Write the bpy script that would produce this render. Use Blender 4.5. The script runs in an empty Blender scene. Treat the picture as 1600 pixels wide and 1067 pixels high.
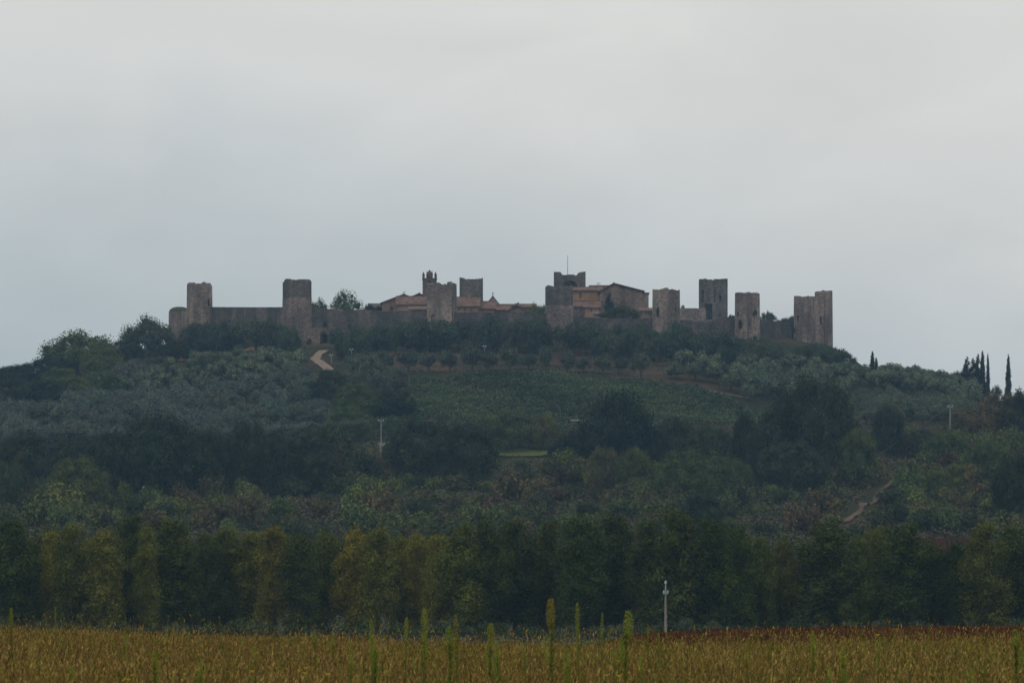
import bpy, bmesh, math, random
import numpy as np

# ------------------------------------------------------------------ camera, sky, sun, exposure
S = bpy.context.scene
K = 0.2454 / 1600.0        # metres across one photo pixel, per metre of distance
H0 = 900.0                 # row of the photograph that is at eye level
ZC = 1.7                   # eye height above the field
cam_d = bpy.data.cameras.new('camera')
cam_d.sensor_width = 36.0
cam_d.lens = 36.0 / (1600 * K)
cam_d.shift_y = (H0 - 533.5) / 1600.0
cam_d.clip_start = 0.5
cam_d.clip_end = 20000
cam_d.dof.use_dof = True
cam_d.dof.focus_distance = 1000
cam_d.dof.aperture_fstop = 11.0
cam = bpy.data.objects.new('camera', cam_d)
cam.location = (0, 0, ZC)
cam.rotation_euler = (math.radians(90), 0, 0)
S.collection.objects.link(cam)
S.camera = cam

SUN_EL, SUN_AZ = 48.0, -150.0    # behind and left of the camera, behind cloud
world = bpy.data.worlds.new('World')
S.world = world
world.use_nodes = True
nt = world.node_tree
nt.nodes.clear()
N = nt.nodes.new
L = nt.links.new
out = N('ShaderNodeOutputWorld')
bg_sky = N('ShaderNodeBackground')
bg_cloud = N('ShaderNodeBackground')
sky = N('ShaderNodeTexSky')
sky.sky_type = 'NISHITA'
sky.sun_disc = False
sky.sun_elevation = math.radians(SUN_EL)
sky.sun_rotation = math.radians(SUN_AZ)
bg_sky.inputs['Strength'].default_value = 0.07
L(sky.outputs[0], bg_sky.inputs['Color'])
tc = N('ShaderNodeTexCoord')
sep = N('ShaderNodeSeparateXYZ')
L(tc.outputs['Generated'], sep.inputs[0])
# overcast sheet: colour follows the height above the horizon
ramp = N('ShaderNodeValToRGB')
e = ramp.color_ramp.elements
e[0].position = 0.0
e[0].color = (0.455, 0.52, 0.555, 1)
e[1].position = 1.0
e[1].color = (0.64, 0.65, 0.66, 1)
for p, c in ((0.045, (0.51, 0.565, 0.585, 1)), (0.08, (0.60, 0.635, 0.645, 1)), (0.115, (0.71, 0.712, 0.695, 1)), (0.15, (0.745, 0.74, 0.715, 1)), (0.35, (0.66, 0.665, 0.67, 1))):
    q = e.new(p)
    q.color = c
mp = N('ShaderNodeMapping')
mp.inputs['Scale'].default_value = (9, 9, 15)
mp.inputs['Rotation'].default_value = (0, math.radians(-32), 0)
L(tc.outputs['Generated'], mp.inputs[0])
nz = N('ShaderNodeTexNoise')
nz.inputs['Scale'].default_value = 1.0
nz.inputs['Detail'].default_value = 5
nz.inputs['Roughness'].default_value = 0.48
nz.inputs['Distortion'].default_value = 0.5
L(mp.outputs[0], nz.inputs['Vector'])
ma = N('ShaderNodeMath'); ma.operation = 'MULTIPLY_ADD'      # soft bends of the layers
L(nz.outputs['Fac'], ma.inputs[0]); ma.inputs[1].default_value = 0.11; ma.inputs[2].default_value = -0.055
ms = N('ShaderNodeMath'); ms.operation = 'ADD'
mx = N('ShaderNodeMath'); mx.operation = 'MULTIPLY_ADD'      # the sheet is thinner towards the right
L(sep.outputs[0], mx.inputs[0]); mx.inputs[1].default_value = 0.16; L(sep.outputs[2], mx.inputs[2])
L(mx.outputs[0], ms.inputs[0]); L(ma.outputs[0], ms.inputs[1])
L(ms.outputs[0], ramp.inputs[0])
L(ramp.outputs[0], bg_cloud.inputs['Color'])
mp2 = N('ShaderNodeMapping')
mp2.inputs['Scale'].default_value = (13, 13, 30)
mp2.inputs['Rotation'].default_value = (0, math.radians(-38), 0)
L(tc.outputs['Generated'], mp2.inputs[0])
nz2 = N('ShaderNodeTexNoise')
nz2.inputs['Scale'].default_value = 1.0
nz2.inputs['Detail'].default_value = 6
nz2.inputs['Roughness'].default_value = 0.5
nz2.inputs['Distortion'].default_value = 0.8
L(mp2.outputs[0], nz2.inputs['Vector'])
mw = N('ShaderNodeMath'); mw.operation = 'MULTIPLY_ADD'      # thicker and thinner wisps
L(nz2.outputs['Fac'], mw.inputs[0]); mw.inputs[1].default_value = 0.20; mw.inputs[2].default_value = 0.895
L(mw.outputs[0], bg_cloud.inputs['Strength'])
mixw = N('ShaderNodeMixShader')
mixw.inputs[0].default_value = 0.95
L(bg_sky.outputs[0], mixw.inputs[1]); L(bg_cloud.outputs[0], mixw.inputs[2])
L(mixw.outputs[0], out.inputs['Surface'])

sun_d = bpy.data.lights.new('sun', 'SUN')
sun_d.energy = 0.5
sun_d.angle = math.radians(25)
sun_d.color = (1.0, 0.96, 0.9)
sun = bpy.data.objects.new('sun', sun_d)
# light travels away from the sun; sun stands behind-left of the camera
a = math.radians(SUN_AZ)
el = math.radians(SUN_EL)
from mathutils import Vector
sd = Vector((math.sin(a) * math.cos(el), math.cos(a) * math.cos(el), math.sin(el)))
sun.rotation_euler = sd.to_track_quat('Z', 'Y').to_euler()
S.collection.objects.link(sun)

S.view_settings.view_transform = 'Standard'
S.view_settings.look = 'None'
S.view_settings.exposure = 0.0
S.view_settings.gamma = 1.0
S.view_settings.use_curve_mapping = False
S.cycles.max_bounces = 5
S.cycles.diffuse_bounces = 2
S.cycles.volume_bounces = 0
S.cycles.use_denoising = True

rng = np.random.default_rng(11)
random.seed(5)

# ------------------------------------------------------------------ helpers
def link(o, parent=None):
    S.collection.objects.link(o)
    if parent is not None:
        o.parent = parent
    return o

def tag(o, label=None, cat=None, group=None, kind=None):
    if label: o['label'] = label
    if cat: o['category'] = cat
    if group: o['group'] = group
    if kind: o['kind'] = kind
    return o

def empty(name, loc=(0, 0, 0), rz=0.0):
    o = bpy.data.objects.new(name, None)
    o.empty_display_size = 0.5
    o.location = loc
    o.rotation_euler = (0, 0, rz)
    return link(o)

def P(px, py, Y):
    return ((px - 800) * K * Y, Y, ZC + (H0 - py) * K * Y)

def np_mesh(name, verts, polys, mat=None, var=None, cols=None, smooth=False):
    """polys: list of (n,k) integer arrays (k corners each)"""
    me = bpy.data.meshes.new(name)
    verts = np.asarray(verts, dtype=np.float32)
    me.vertices.add(len(verts))
    me.vertices.foreach_set('co', verts.ravel())
    loops = np.concatenate([np.asarray(p, dtype=np.int32).ravel() for p in polys])
    tot = np.concatenate([np.full(len(p), p.shape[1], dtype=np.int32) for p in polys])
    start = np.concatenate([[0], np.cumsum(tot)[:-1]]).astype(np.int32)
    me.loops.add(len(loops))
    me.loops.foreach_set('vertex_index', loops)
    me.polygons.add(len(tot))
    me.polygons.foreach_set('loop_start', start)
    me.polygons.foreach_set('loop_total', tot)
    if smooth:
        me.polygons.foreach_set('use_smooth', np.ones(len(tot), dtype=bool))
    me.update(calc_edges=True)
    if var is not None:
        at = me.attributes.new('var', 'FLOAT', 'POINT')
        at.data.foreach_set('value', np.asarray(var, dtype=np.float32))
    if cols is not None:
        at = me.attributes.new('col', 'FLOAT_COLOR', 'POINT')
        c4 = np.ones((len(verts), 4), dtype=np.float32)
        c4[:, :3] = cols
        at.data.foreach_set('color', c4.ravel())
    if mat: me.materials.append(mat)
    return me

def mesh_obj(name, me, parent=None, loc=(0, 0, 0), scale=(1, 1, 1), rz=0.0, color=None):
    o = bpy.data.objects.new(name, me)
    o.location = loc
    o.scale = scale
    o.rotation_euler = (0, 0, rz)
    if color is not None:
        o.color = (color[0], color[1], color[2], 1)
    return link(o, parent)

class MB:
    def __init__(self):
        self.v = []; self.f = []
    def quad(self, a, b, c, d):
        n = len(self.v); self.v += [a, b, c, d]; self.f.append((n, n + 1, n + 2, n + 3))
    def poly(self, pts):
        n = len(self.v); self.v += list(pts); self.f.append(tuple(range(n, n + len(pts))))
    def box(self, x0, x1, y0, y1, z0, z1):
        p = [(x0, y0, z0), (x1, y0, z0), (x1, y1, z0), (x0, y1, z0), (x0, y0, z1), (x1, y0, z1), (x1, y1, z1), (x0, y1, z1)]
        n = len(self.v); self.v += p
        for q in ((0, 3, 2, 1), (4, 5, 6, 7), (0, 1, 5, 4), (1, 2, 6, 5), (2, 3, 7, 6), (3, 0, 4, 7)):
            self.f.append(tuple(n + i for i in q))
    def tube(self, pts, rad, seg=6, cap=True):
        pts = [Vector(p) for p in pts]
        if not hasattr(rad, '__len__'): rad = [rad] * len(pts)
        n0 = len(self.v)
        for i, p in enumerate(pts):
            d = (pts[min(i + 1, len(pts) - 1)] - pts[max(i - 1, 0)]).normalized()
            u = d.cross(Vector((0.13, 0.97, 0.2))).normalized()
            w = d.cross(u)
            for s in range(seg):
                t = 2 * math.pi * s / seg
                q = p + (u * math.cos(t) + w * math.sin(t)) * rad[i]
                self.v.append(tuple(q))
        for i in range(len(pts) - 1):
            for s in range(seg):
                a0 = n0 + i * seg + s; a1 = n0 + i * seg + (s + 1) % seg
                self.f.append((a0, a1, a1 + seg, a0 + seg))
        if cap:
            self.f.append(tuple(n0 + s for s in range(seg))[::-1])
            self.f.append(tuple(n0 + (len(pts) - 1) * seg + s for s in range(seg)))
    def cone(self, c, r0, r1, z0, z1, seg=8):
        self.tube([(c[0], c[1], z0), (c[0], c[1], z1)], [r0, max(r1, 0.001)], seg)
    def mesh(self, name, mat):
        me = bpy.data.meshes.new(name)
        me.from_pydata([tuple(map(float, p)) for p in self.v], [], self.f)
        me.materials.append(mat)
        me.update()
        return me
    def build(self, name, mat, parent=None):
        return mesh_obj(name, self.mesh(name, mat), parent)

# ------------------------------------------------------------------ materials
def new_mat(name, rough=0.9):
    m = bpy.data.materials.new(name)
    m.use_nodes = True
    t = m.node_tree
    b = t.nodes['Principled BSDF']
    b.inputs['Roughness'].default_value = rough
    b.inputs['Specular IOR Level'].default_value = 0.0 if rough > .9 else 0.2
    return m, t, b

def noise(t, scale, detail=4, rough=0.55, coord='Object', stretch=None, off=0.0):
    c = t.nodes.new('ShaderNodeTexCoord') if coord != 'World' else None
    if coord == 'World':
        c = t.nodes.new('ShaderNodeNewGeometry'); src = c.outputs['Position']
    else:
        src = c.outputs[coord]
    m = t.nodes.new('ShaderNodeMapping')
    if stretch: m.inputs['Scale'].default_value = stretch
    m.inputs['Location'].default_value = (off, off * 1.7, off * .3)
    t.links.new(src, m.inputs[0])
    n = t.nodes.new('ShaderNodeTexNoise')
    n.inputs['Scale'].default_value = scale
    n.inputs['Detail'].default_value = detail
    n.inputs['Roughness'].default_value = rough
    t.links.new(m.outputs[0], n.inputs['Vector'])
    return n.outputs['Fac']

def ramp_node(t, fac, stops):
    r = t.nodes.new('ShaderNodeValToRGB')
    els = r.color_ramp.elements
    els[0].position, els[0].color = stops[0][0], (*stops[0][1], 1)
    els[1].position, els[1].color = stops[-1][0], (*stops[-1][1], 1)
    for p, c in stops[1:-1]:
        q = els.new(p); q.color = (*c, 1)
    t.links.new(fac, r.inputs[0])
    return r.outputs[0]

def mixc(t, fac, a, b, mode='MIX'):
    m = t.nodes.new('ShaderNodeMix'); m.data_type = 'RGBA'; m.blend_type = mode
    if isinstance(fac, float): m.inputs[0].default_value = fac
    else: t.links.new(fac, m.inputs[0])
    for i, s in ((6, a), (7, b)):
        if isinstance(s, tuple): m.inputs[i].default_value = (*s, 1)
        else: t.links.new(s, m.inputs[i])
    return m.outputs[2]

def bump(t, b, h, strength=0.5, dist=0.1):
    n = t.nodes.new('ShaderNodeBump')
    n.inputs['Strength'].default_value = strength
    n.inputs['Distance'].default_value = dist
    t.links.new(h, n.inputs['Height'])
    t.links.new(n.outputs[0], b.inputs['Normal'])

def stone_mat(name, ca, cb, cc, cd=None):
    """rubble masonry: large weathered patches over small mottled stones"""
    m, t, b = new_mat(name)
    big = noise(t, 0.16, 4, 0.6, 'World', (1, 1, 0.6))
    base = ramp_node(t, big, [(0.36, ca), (0.5, cb), (0.63, cc)])
    strk = noise(t, 0.5, 3, 0.6, 'World', (1.6, 1.6, 0.22), 3.0)
    base = mixc(t, 0.8, base, ramp_node(t, strk, [(0.35, (0.66, 0.68, 0.72)), (0.6, (1.08, 1.05, 1.0))]), 'MULTIPLY')
    v = t.nodes.new('ShaderNodeTexVoronoi'); v.inputs['Scale'].default_value = 1.6
    g = t.nodes.new('ShaderNodeNewGeometry')
    mpn = t.nodes.new('ShaderNodeMapping'); mpn.inputs['Scale'].default_value = (1, 1, 1.7)
    t.links.new(g.outputs['Position'], mpn.inputs[0]); t.links.new(mpn.outputs[0], v.inputs['Vector'])
    sp = t.nodes.new('ShaderNodeSeparateColor'); t.links.new(v.outputs['Color'], sp.inputs[0])
    st = ramp_node(t, sp.outputs[0], [(0.0, (0.55, 0.55, 0.58)), (0.45, (0.95, 0.95, 0.95)), (1.0, (1.4, 1.34, 1.26))])
    base = mixc(t, 0.75, base, st, 'MULTIPLY')
    if cd:
        sn = noise(t, 0.35, 4, 0.6, 'World', None, 9.0)
        msk = ramp_node(t, sn, [(0.6, (0, 0, 0)), (0.7, (0.7, 0.7, 0.7))])
        base = mixc(t, msk, base, cd)
    t.links.new(base, b.inputs['Base Color'])
    bump(t, b, v.outputs['Distance'], 0.5, 0.12)
    return m

M = {}
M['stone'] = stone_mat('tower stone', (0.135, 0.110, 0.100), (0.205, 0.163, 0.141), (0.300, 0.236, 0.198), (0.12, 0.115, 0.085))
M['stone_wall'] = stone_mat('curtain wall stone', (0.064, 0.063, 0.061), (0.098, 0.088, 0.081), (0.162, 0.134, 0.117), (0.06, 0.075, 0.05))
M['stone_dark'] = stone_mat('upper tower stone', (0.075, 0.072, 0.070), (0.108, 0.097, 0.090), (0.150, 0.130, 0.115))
M['stone_house'] = stone_mat('house stone', (0.11, 0.088, 0.074), (0.155, 0.120, 0.098), (0.20, 0.152, 0.122))
M['stone_gate'] = stone_mat('gate stone', (0.14, 0.11, 0.09), (0.20, 0.155, 0.12), (0.26, 0.20, 0.16), (0.16, 0.13, 0.10))
M['brick'] = stone_mat('bell tower brick', (0.09, 0.068, 0.058), (0.12, 0.088, 0.074), (0.16, 0.11, 0.09))

def plaster(name, c):
    m, t, b = new_mat(name)
    n1 = noise(t, 0.35, 4, 0.6, 'World', (1, 1, .6), len(name))
    d = tuple(x * 0.72 for x in c); l = tuple(x * 1.12 for x in c)
    t.links.new(ramp_node(t, n1, [(0.35, d), (0.62, l)]), b.inputs['Base Color'])
    return m
M['plaster_orange'] = plaster('orange plaster', (0.34, 0.195, 0.105))
M['plaster_pink'] = plaster('pink plaster', (0.28, 0.175, 0.125))
M['plaster_pale'] = plaster('pale plaster', (0.36, 0.30, 0.24))

def roof_mat():
    m, t, b = new_mat('clay roof tiles')
    n1 = noise(t, 0.6, 4, 0.65, 'World')
    n2 = noise(t, 3.5, 2, 0.6, 'World', (1, .3, .3))
    c = ramp_node(t, n1, [(0.3, (0.13, 0.085, 0.068)), (0.5, (0.19, 0.117, 0.090)), (0.68, (0.26, 0.175, 0.135))])
    c = mixc(t, 0.7, c, ramp_node(t, n2, [(0.3, (0.65, 0.65, 0.68)), (0.7, (1.2, 1.15, 1.1))]), 'MULTIPLY')
    t.links.new(c, b.inputs['Base Color'])
    w = t.nodes.new('ShaderNodeTexWave'); w.inputs['Scale'].default_value = 1.6
    g = t.nodes.new('ShaderNodeNewGeometry'); t.links.new(g.outputs['Position'], w.inputs['Vector'])
    bump(t, b, w.outputs['Fac'], 0.6, 0.1)
    return m
M['roof'] = roof_mat()

def flat(name, c, rough=0.8, var=0.15, sc=2.0):
    m, t, b = new_mat(name, rough)
    n1 = noise(t, sc, 3, 0.6, 'World')
    t.links.new(ramp_node(t, n1, [(0.3, tuple(x * (1 - var) for x in c)), (0.7, tuple(x * (1 + var) for x in c))]), b.inputs['Base Color'])
    return m
M['glass'] = flat('dark window glass', (0.03, 0.035, 0.04), 0.15)
M['shutter'] = flat('green grey shutter', (0.09, 0.12, 0.12), 0.6)
M['wood'] = flat('weathered wood', (0.20, 0.16, 0.12))
M['darkwood'] = flat('dark door wood', (0.05, 0.04, 0.035))
M['concrete'] = flat('grey concrete', (0.25, 0.235, 0.215), .9, .3, .6)
M['metal'] = flat('dull grey metal', (0.30, 0.31, 0.33), 0.5)
M['white'] = flat('weathered white paint', (0.40, 0.42, 0.44), 0.5, 0.05)
M['insulator'] = flat('pale green glass insulator', (0.35, 0.52, 0.45), 0.2)
M['wire'] = flat('aluminium wire', (0.26, 0.28, 0.30), 0.6)
M['bark'] = flat('bark', (0.065, 0.055, 0.048), 0.95, 0.35, 1.5)
M['yellow'] = flat('yellow petal', (0.75, 0.55, 0.02), 0.6)

# one foliage material: tint comes from each object's own colour, each leaf varies about it
def foliage_mat():
    m, t, b = new_mat('foliage', 0.75)
    oi = t.nodes.new('ShaderNodeObjectInfo')
    at = t.nodes.new('ShaderNodeAttribute'); at.attribute_name = 'var'
    k = ramp_node(t, at.outputs['Fac'], [(0.0, (0.42, 0.42, 0.40)), (0.5, (0.95, 0.95, 0.90)), (1.0, (2.15, 1.95, 1.35))])
    c = mixc(t, 1.0, oi.outputs['Color'], k, 'MULTIPLY')
    t.links.new(c, b.inputs['Base Color'])
    b.inputs['Specular IOR Level'].default_value = 0.15
    return m
M['foliage'] = foliage_mat()
def col_mat(name):
    m, t, b = new_mat(name, 0.85)
    at = t.nodes.new('ShaderNodeAttribute'); at.attribute_name = 'col'
    t.links.new(at.outputs['Color'], b.inputs['Base Color'])
    b.inputs['Specular IOR Level'].default_value = 0.15
    return m
M['plantcol'] = col_mat('plant colours')

# ------------------------------------------------------------------ the shape of the land
COL = np.array([-500, 0, 200, 400, 600, 800, 1000, 1200, 1300, 1400, 1600, 2100], float)
def zrow(Y, py):
    return ZC + (H0 - np.array(py, float)) * K * Y
def crow(*z):
    return np.array(z, float) if len(z) > 1 else np.full(len(COL), z[0], float)
ROWS = [(-60, crow(0.0)), (94, crow(0.0)),
        (125, crow(-.9, -.9, -.9, -.9, -.8, -.6, -.30, -.21, -.20, -.20, -.20, -.20)),
        (160, crow(-1.9, -1.9, -1.9, -1.9, -1.8, -1.5, -.66, -.45, -.42, -.40, -.38, -.36)),
        (200, crow(-2.8, -2.8, -2.8, -2.8, -2.8, -2.8, -2.2, -1.8, -1.8, -1.8, -1.8, -1.8)),
        (420, crow(-4.5)),
        (540, crow(-5.4)), (590, crow(-4.6)),
        (660, zrow(660, [848] * 12)),
        (760, zrow(760, [795, 792, 790, 790, 790, 790, 790, 790, 788, 785, 782, 780])),
        (860, zrow(860, [745, 745, 745, 745, 740, 735, 735, 735, 730, 722, 710, 710])),
        (900, zrow(900, [722, 720, 715, 713, 708, 707, 708, 710, 708, 700, 690, 690])),
        (940, zrow(940, [700, 690, 688, 682, 670, 665, 665, 665, 668, 668, 666, 666])),
        (1010, zrow(1010, [665, 645, 630, 610, 590, 583, 588, 615, 630, 638, 646, 650])),
        (1060, zrow(1060, [645, 615, 590, 565, 560, 552, 552, 562, 580, 610, 636, 645])),
        (1100, zrow(1100, [635, 603, 568, 545, 535, 530, 530, 538, 558, 606, 636, 645])),
        (1140, zrow(1140, [632, 602, 556, 528, 515, 512, 512, 525, 548, 606, 636, 645])),
        (1160, zrow(1160, [632, 602, 554, 515, 510, 508, 508, 512, 546, 606, 636, 645]))]
z60 = ROWS[-1][1]
ROWS += [(1270, z60 - 0.5), (1330, z60 - 9), (1500, z60 * 0.3), (1700, crow(-5.0)), (12000, crow(-9.0))]
RY = np.array([r[0] for r in ROWS], float)
RZ = np.array([r[1] for r in ROWS])

def ground(x, y):
    x = np.asarray(x, float); y = np.asarray(y, float)
    x, y = np.broadcast_arrays(x, y)
    px = np.clip(800 + x / (K * np.maximum(y, 60)), COL[0], COL[-1])
    j = np.clip(np.searchsorted(COL, px) - 1, 0, len(COL) - 2)
    u = (px - COL[j]) / (COL[j + 1] - COL[j])
    i = np.clip(np.searchsorted(RY, y) - 1, 0, len(RY) - 2)
    v = np.clip((y - RY[i]) / (RY[i + 1] - RY[i]), 0, 1)
    z = (RZ[i, j] * (1 - u) + RZ[i, j + 1] * u) * (1 - v) + (RZ[i + 1, j] * (1 - u) + RZ[i + 1, j + 1] * u) * v
    amp = np.clip((y - 590) / 120, 0, 1) * np.clip((1400 - y) / 100, 0, 1) * 0.45
    z = z + amp * (np.sin(x * .11 + y * .07) + np.sin(x * .047 - y * .13 + 1.3) + .5 * np.sin(x * .31 + y * .23))
    return z

def gz(x, y): return float(ground(x, y))
_YS = np.arange(560, 1290, 1.5)
def at_ground(px, py, y0=560):
    """point of the land seen at a pixel of the photograph"""
    ys = _YS[_YS >= y0]
    xs = (px - 800) * K * ys
    gp = H0 - (ground(xs, ys) - ZC) / (K * ys)
    hit = np.nonzero(gp <= py)[0]
    i = hit[0] if len(hit) else len(ys) - 1
    return float(xs[i]), float(ys[i]), float(ground(xs[i], ys[i]))

# terrain sheet
def axis(parts):
    r = []
    for a0, a1, st in parts: r += list(np.arange(a0, a1, st))
    return np.array(r + [parts[-1][1]], float)
xs = axis([(-5000, -600, 400), (-600, -240, 20), (-240, 240, 2.5), (240, 600, 20), (600, 5000, 400)])
ys = axis([(-60, 600, 8), (600, 1330, 3), (1330, 1700, 15), (1700, 10000, 500)])
X, Yg = np.meshgrid(xs, ys)
Z = ground(X, Yg)
V = np.stack([X, Yg, Z], -1).reshape(-1, 3)
nx, ny = len(xs), len(ys)
idx = np.arange(nx * ny).reshape(ny, nx)
quads = np.stack([idx[:-1, :-1], idx[:-1, 1:], idx[1:, 1:], idx[1:, :-1]], -1).reshape(-1, 4)

def ground_mat():
    m, t, b = new_mat('hillside ground', 0.95)
    n1 = noise(t, 0.045, 5, 0.6, 'World')
    n2 = noise(t, 0.6, 4, 0.6, 'World', None, 4)
    hill = ramp_node(t, n1, [(0.36, (0.030, 0.040, 0.020)), (0.52, (0.052, 0.050, 0.028)), (0.66, (0.095, 0.062, 0.042))])
    valley = ramp_node(t, n1, [(0.4, (0.045, 0.05, 0.028)), (0.6, (0.085, 0.08, 0.055))])
    g = t.nodes.new('ShaderNodeNewGeometry'); s = t.nodes.new('ShaderNodeSeparateXYZ'); t.links.new(g.outputs['Position'], s.inputs[0])
    mr = t.nodes.new('ShaderNodeMapRange'); mr.inputs[1].default_value = 560; mr.inputs[2].default_value = 640
    t.links.new(s.outputs[1], mr.inputs[0])
    c = mixc(t, mr.outputs[0], valley, hill)
    c = mixc(t, 0.8, c, ramp_node(t, n2, [(0.3, (0.6, 0.62, 0.6)), (0.7, (1.25, 1.2, 1.15))]), 'MULTIPLY')
    t.links.new(c, b.inputs['Base Color'])
    bump(t, b, n2, 0.6, 0.5)
    return m
M['ground'] = ground_mat()
g = mesh_obj('ground', np_mesh('ground', V, [quads], M['ground'], smooth=True))
tag(g, kind='structure')

def sheet(name, pts_px, width, mat, lift=0.08, kind='structure', step=1.5, ragged=0.3):
    """strip of path draped over the land along pixels of the photograph"""
    W = [at_ground(*p) for p in pts_px]
    pl = []
    for (x0, y0, _), (x1, y1, _) in zip(W[:-1], W[1:]):
        n = max(2, int(math.hypot(x1 - x0, y1 - y0) / step))
        for i in range(n): pl.append((x0 + (x1 - x0) * i / n, y0 + (y1 - y0) * i / n))
    pl.append(W[-1][:2])
    pl = np.array(pl)
    d = np.gradient(pl, axis=0); d /= np.linalg.norm(d, axis=1)[:, None] + 1e-9
    nrm = np.stack([-d[:, 1], d[:, 0]], 1)
    m = 5
    verts = []
    r2 = np.random.default_rng(len(pl))
    wv = width * (1 + ragged * (r2.random(len(pl)) - .5))
    for j in range(m + 1):
        q = pl + nrm * (wv[:, None] * (j / m - .5))
        verts.append(np.stack([q[:, 0], q[:, 1], ground(q[:, 0], q[:, 1]) + lift], 1))
    verts = np.stack(verts, 1)
    n = len(pl)
    ii = np.arange(n * (m + 1)).reshape(n, m + 1)
    qd = np.stack([ii[:-1, :-1], ii[:-1, 1:], ii[1:, 1:], ii[1:, :-1]], -1).reshape(-1, 4)
    o = mesh_obj(name, np_mesh(name, verts.reshape(-1, 3), [qd], mat, smooth=True))
    return tag(o, kind=kind)

M['gravel'] = flat('pale gravel', (0.27, 0.205, 0.16), 0.95, 0.2, 0.8)
M['dirt'] = flat('reddish dirt', (0.20, 0.125, 0.085), 0.95, 0.3, 0.5)
M['dust'] = flat('dusty track', (0.27, 0.195, 0.14), 0.95, 0.3, 0.5)
M['meadow'] = flat('mown grass', (0.115, 0.13, 0.04), 0.95, 0.15, 0.5)
M['worn'] = flat('worn earth path', (0.13, 0.095, 0.070), 0.95, 0.45, 0.12)
M['road'] = flat('worn grey road', (0.19, 0.15, 0.13), 0.95, 0.2, 0.8)
M['bank'] = flat('bare reddish bank', (0.085, 0.058, 0.044), 0.95, 0.35, 0.25)
sheet('bare_bank', [(262, 562), (300, 556), (345, 556)], 13.0, M['bank'], 0.15, ragged=.6)
sheet('bare_bank', [(380, 554), (430, 557), (476, 566)], 12.0, M['bank'], 0.13, ragged=.6)
sheet('bare_slope', [(585, 568), (700, 562), (800, 560), (920, 562), (1020, 570)], 20.0, M['bank'], 0.13, ragged=.4)
sheet('gate_road', [(506, 549), (497, 556), (492, 562), (500, 569), (515, 580)], 2.4, M['gravel'], 0.25)
sheet('terrace_path', [(590, 580), (660, 580), (790, 578), (900, 581), (985, 587), (1040, 601), (1110, 613), (1175, 624)], 1.2, M['worn'], 0.2, ragged=.9)
sheet('orchard_path', [(1335, 633), (1370, 630), (1420, 629), (1510, 633)], 5.0, M['dust'], 0.25)
sheet('hill_track', [(1441, 706), (1432, 722), (1415, 742), (1392, 758), (1372, 776), (1345, 798), (1322, 818)], 1.1, M['worn'], 0.25, ragged=.8)
sheet('road_bend', [(601, 693), (605, 699), (609, 704), (606, 709)], 3.6, M['road'], 0.3)
sheet('bare_bank', [(385, 546), (420, 552), (445, 558), (470, 562)], 3.5, M['dirt'], 0.2, ragged=.7)
sheet('bare_slope', [(575, 563), (600, 556), (628, 551)], 7.0, M['dirt'], 0.2, ragged=.7)
sheet('meadow', [(772, 710), (810, 710), (862, 710)], 6.0, M['meadow'], 0.3)

# ploughed strip beyond the right-hand end of the grass
def ploughed(name, x0f, x1f, y0, y1, step, relief, lift):
    nr = int((y1 - y0) / step)
    yy = np.linspace(y0, y1, nr)
    n = 260
    vs = []
    r2 = np.random.default_rng(3)
    for i, yv in enumerate(yy):
        xv = np.linspace(x0f(yv), x1f(yv), n)
        h = relief * (np.sin(i * 1.9) * .5 + r2.random(n) * 1.4) * np.clip(np.arange(n) / 12, 0, 1)
        vs.append(np.stack([xv, np.full(n, yv) + r2.random(n) * step * .5, ground(xv, np.full(n, yv)) + lift + h], 1))
    ii = np.arange(nr * n).reshape(nr, n)
    qd = np.stack([ii[:-1, :-1], ii[:-1, 1:], ii[1:, 1:], ii[1:, :-1]], -1).reshape(-1, 4)
    m, t, b = new_mat('ploughed earth', 0.95)
    n1 = noise(t, 1.2, 4, 0.7, 'World')
    t.links.new(ramp_node(t, n1, [(0.35, (0.022, 0.010, 0.006)), (0.6, (0.080, 0.032, 0.017))]), b.inputs['Base Color'])
    return tag(mesh_obj(name, np_mesh(name, np.concatenate(vs), [qd], m)), kind='structure')
ploughed('ploughed_field', lambda y: (960 - (y - 97) * .5 - 800) * K * y, lambda y: 45.0, 86, 172, 0.5, 0.10, 0.05)
ploughed('ploughed_patch', lambda y: (1405 - 800) * K * y, lambda y: (1545 - 800) * K * y, 628, 672, 1.0, 0.2, 0.3)

# ------------------------------------------------------------------ plants: shared meshes
_bm = bmesh.new(); bmesh.ops.create_icosphere(_bm, subdivisions=2, radius=1.0)
ICO_V = np.array([v.co[:] for v in _bm.verts]); ICO_F = np.array([[v.index for v in f.verts] for f in _bm.faces]); _bm.free()
_bm = bmesh.new(); bmesh.ops.create_icosphere(_bm, subdivisions=1, radius=1.0)
ICO1_V = np.array([v.co[:] for v in _bm.verts]); ICO1_F = np.array([[v.index for v in f.verts] for f in _bm.faces]); _bm.free()

def unit(n, r):
    v = r.normal(size=(n, 3)); return v / np.linalg.norm(v, axis=1)[:, None]

def leaf_quads(pos, nrm, size, r, aspect=0.6):
    n = len(pos)
    t = np.cross(nrm, unit(n, r)); t /= np.linalg.norm(t, axis=1)[:, None] + 1e-9
    b = np.cross(nrm, t)
    s = size * (0.6 + 0.8 * r.random(n))[:, None]
    v = np.stack([pos - t * s, pos - b * s * aspect, pos + t * s, pos + b * s * aspect], 1)
    return v.reshape(-1, 3), np.arange(4 * n).reshape(n, 4)

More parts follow.
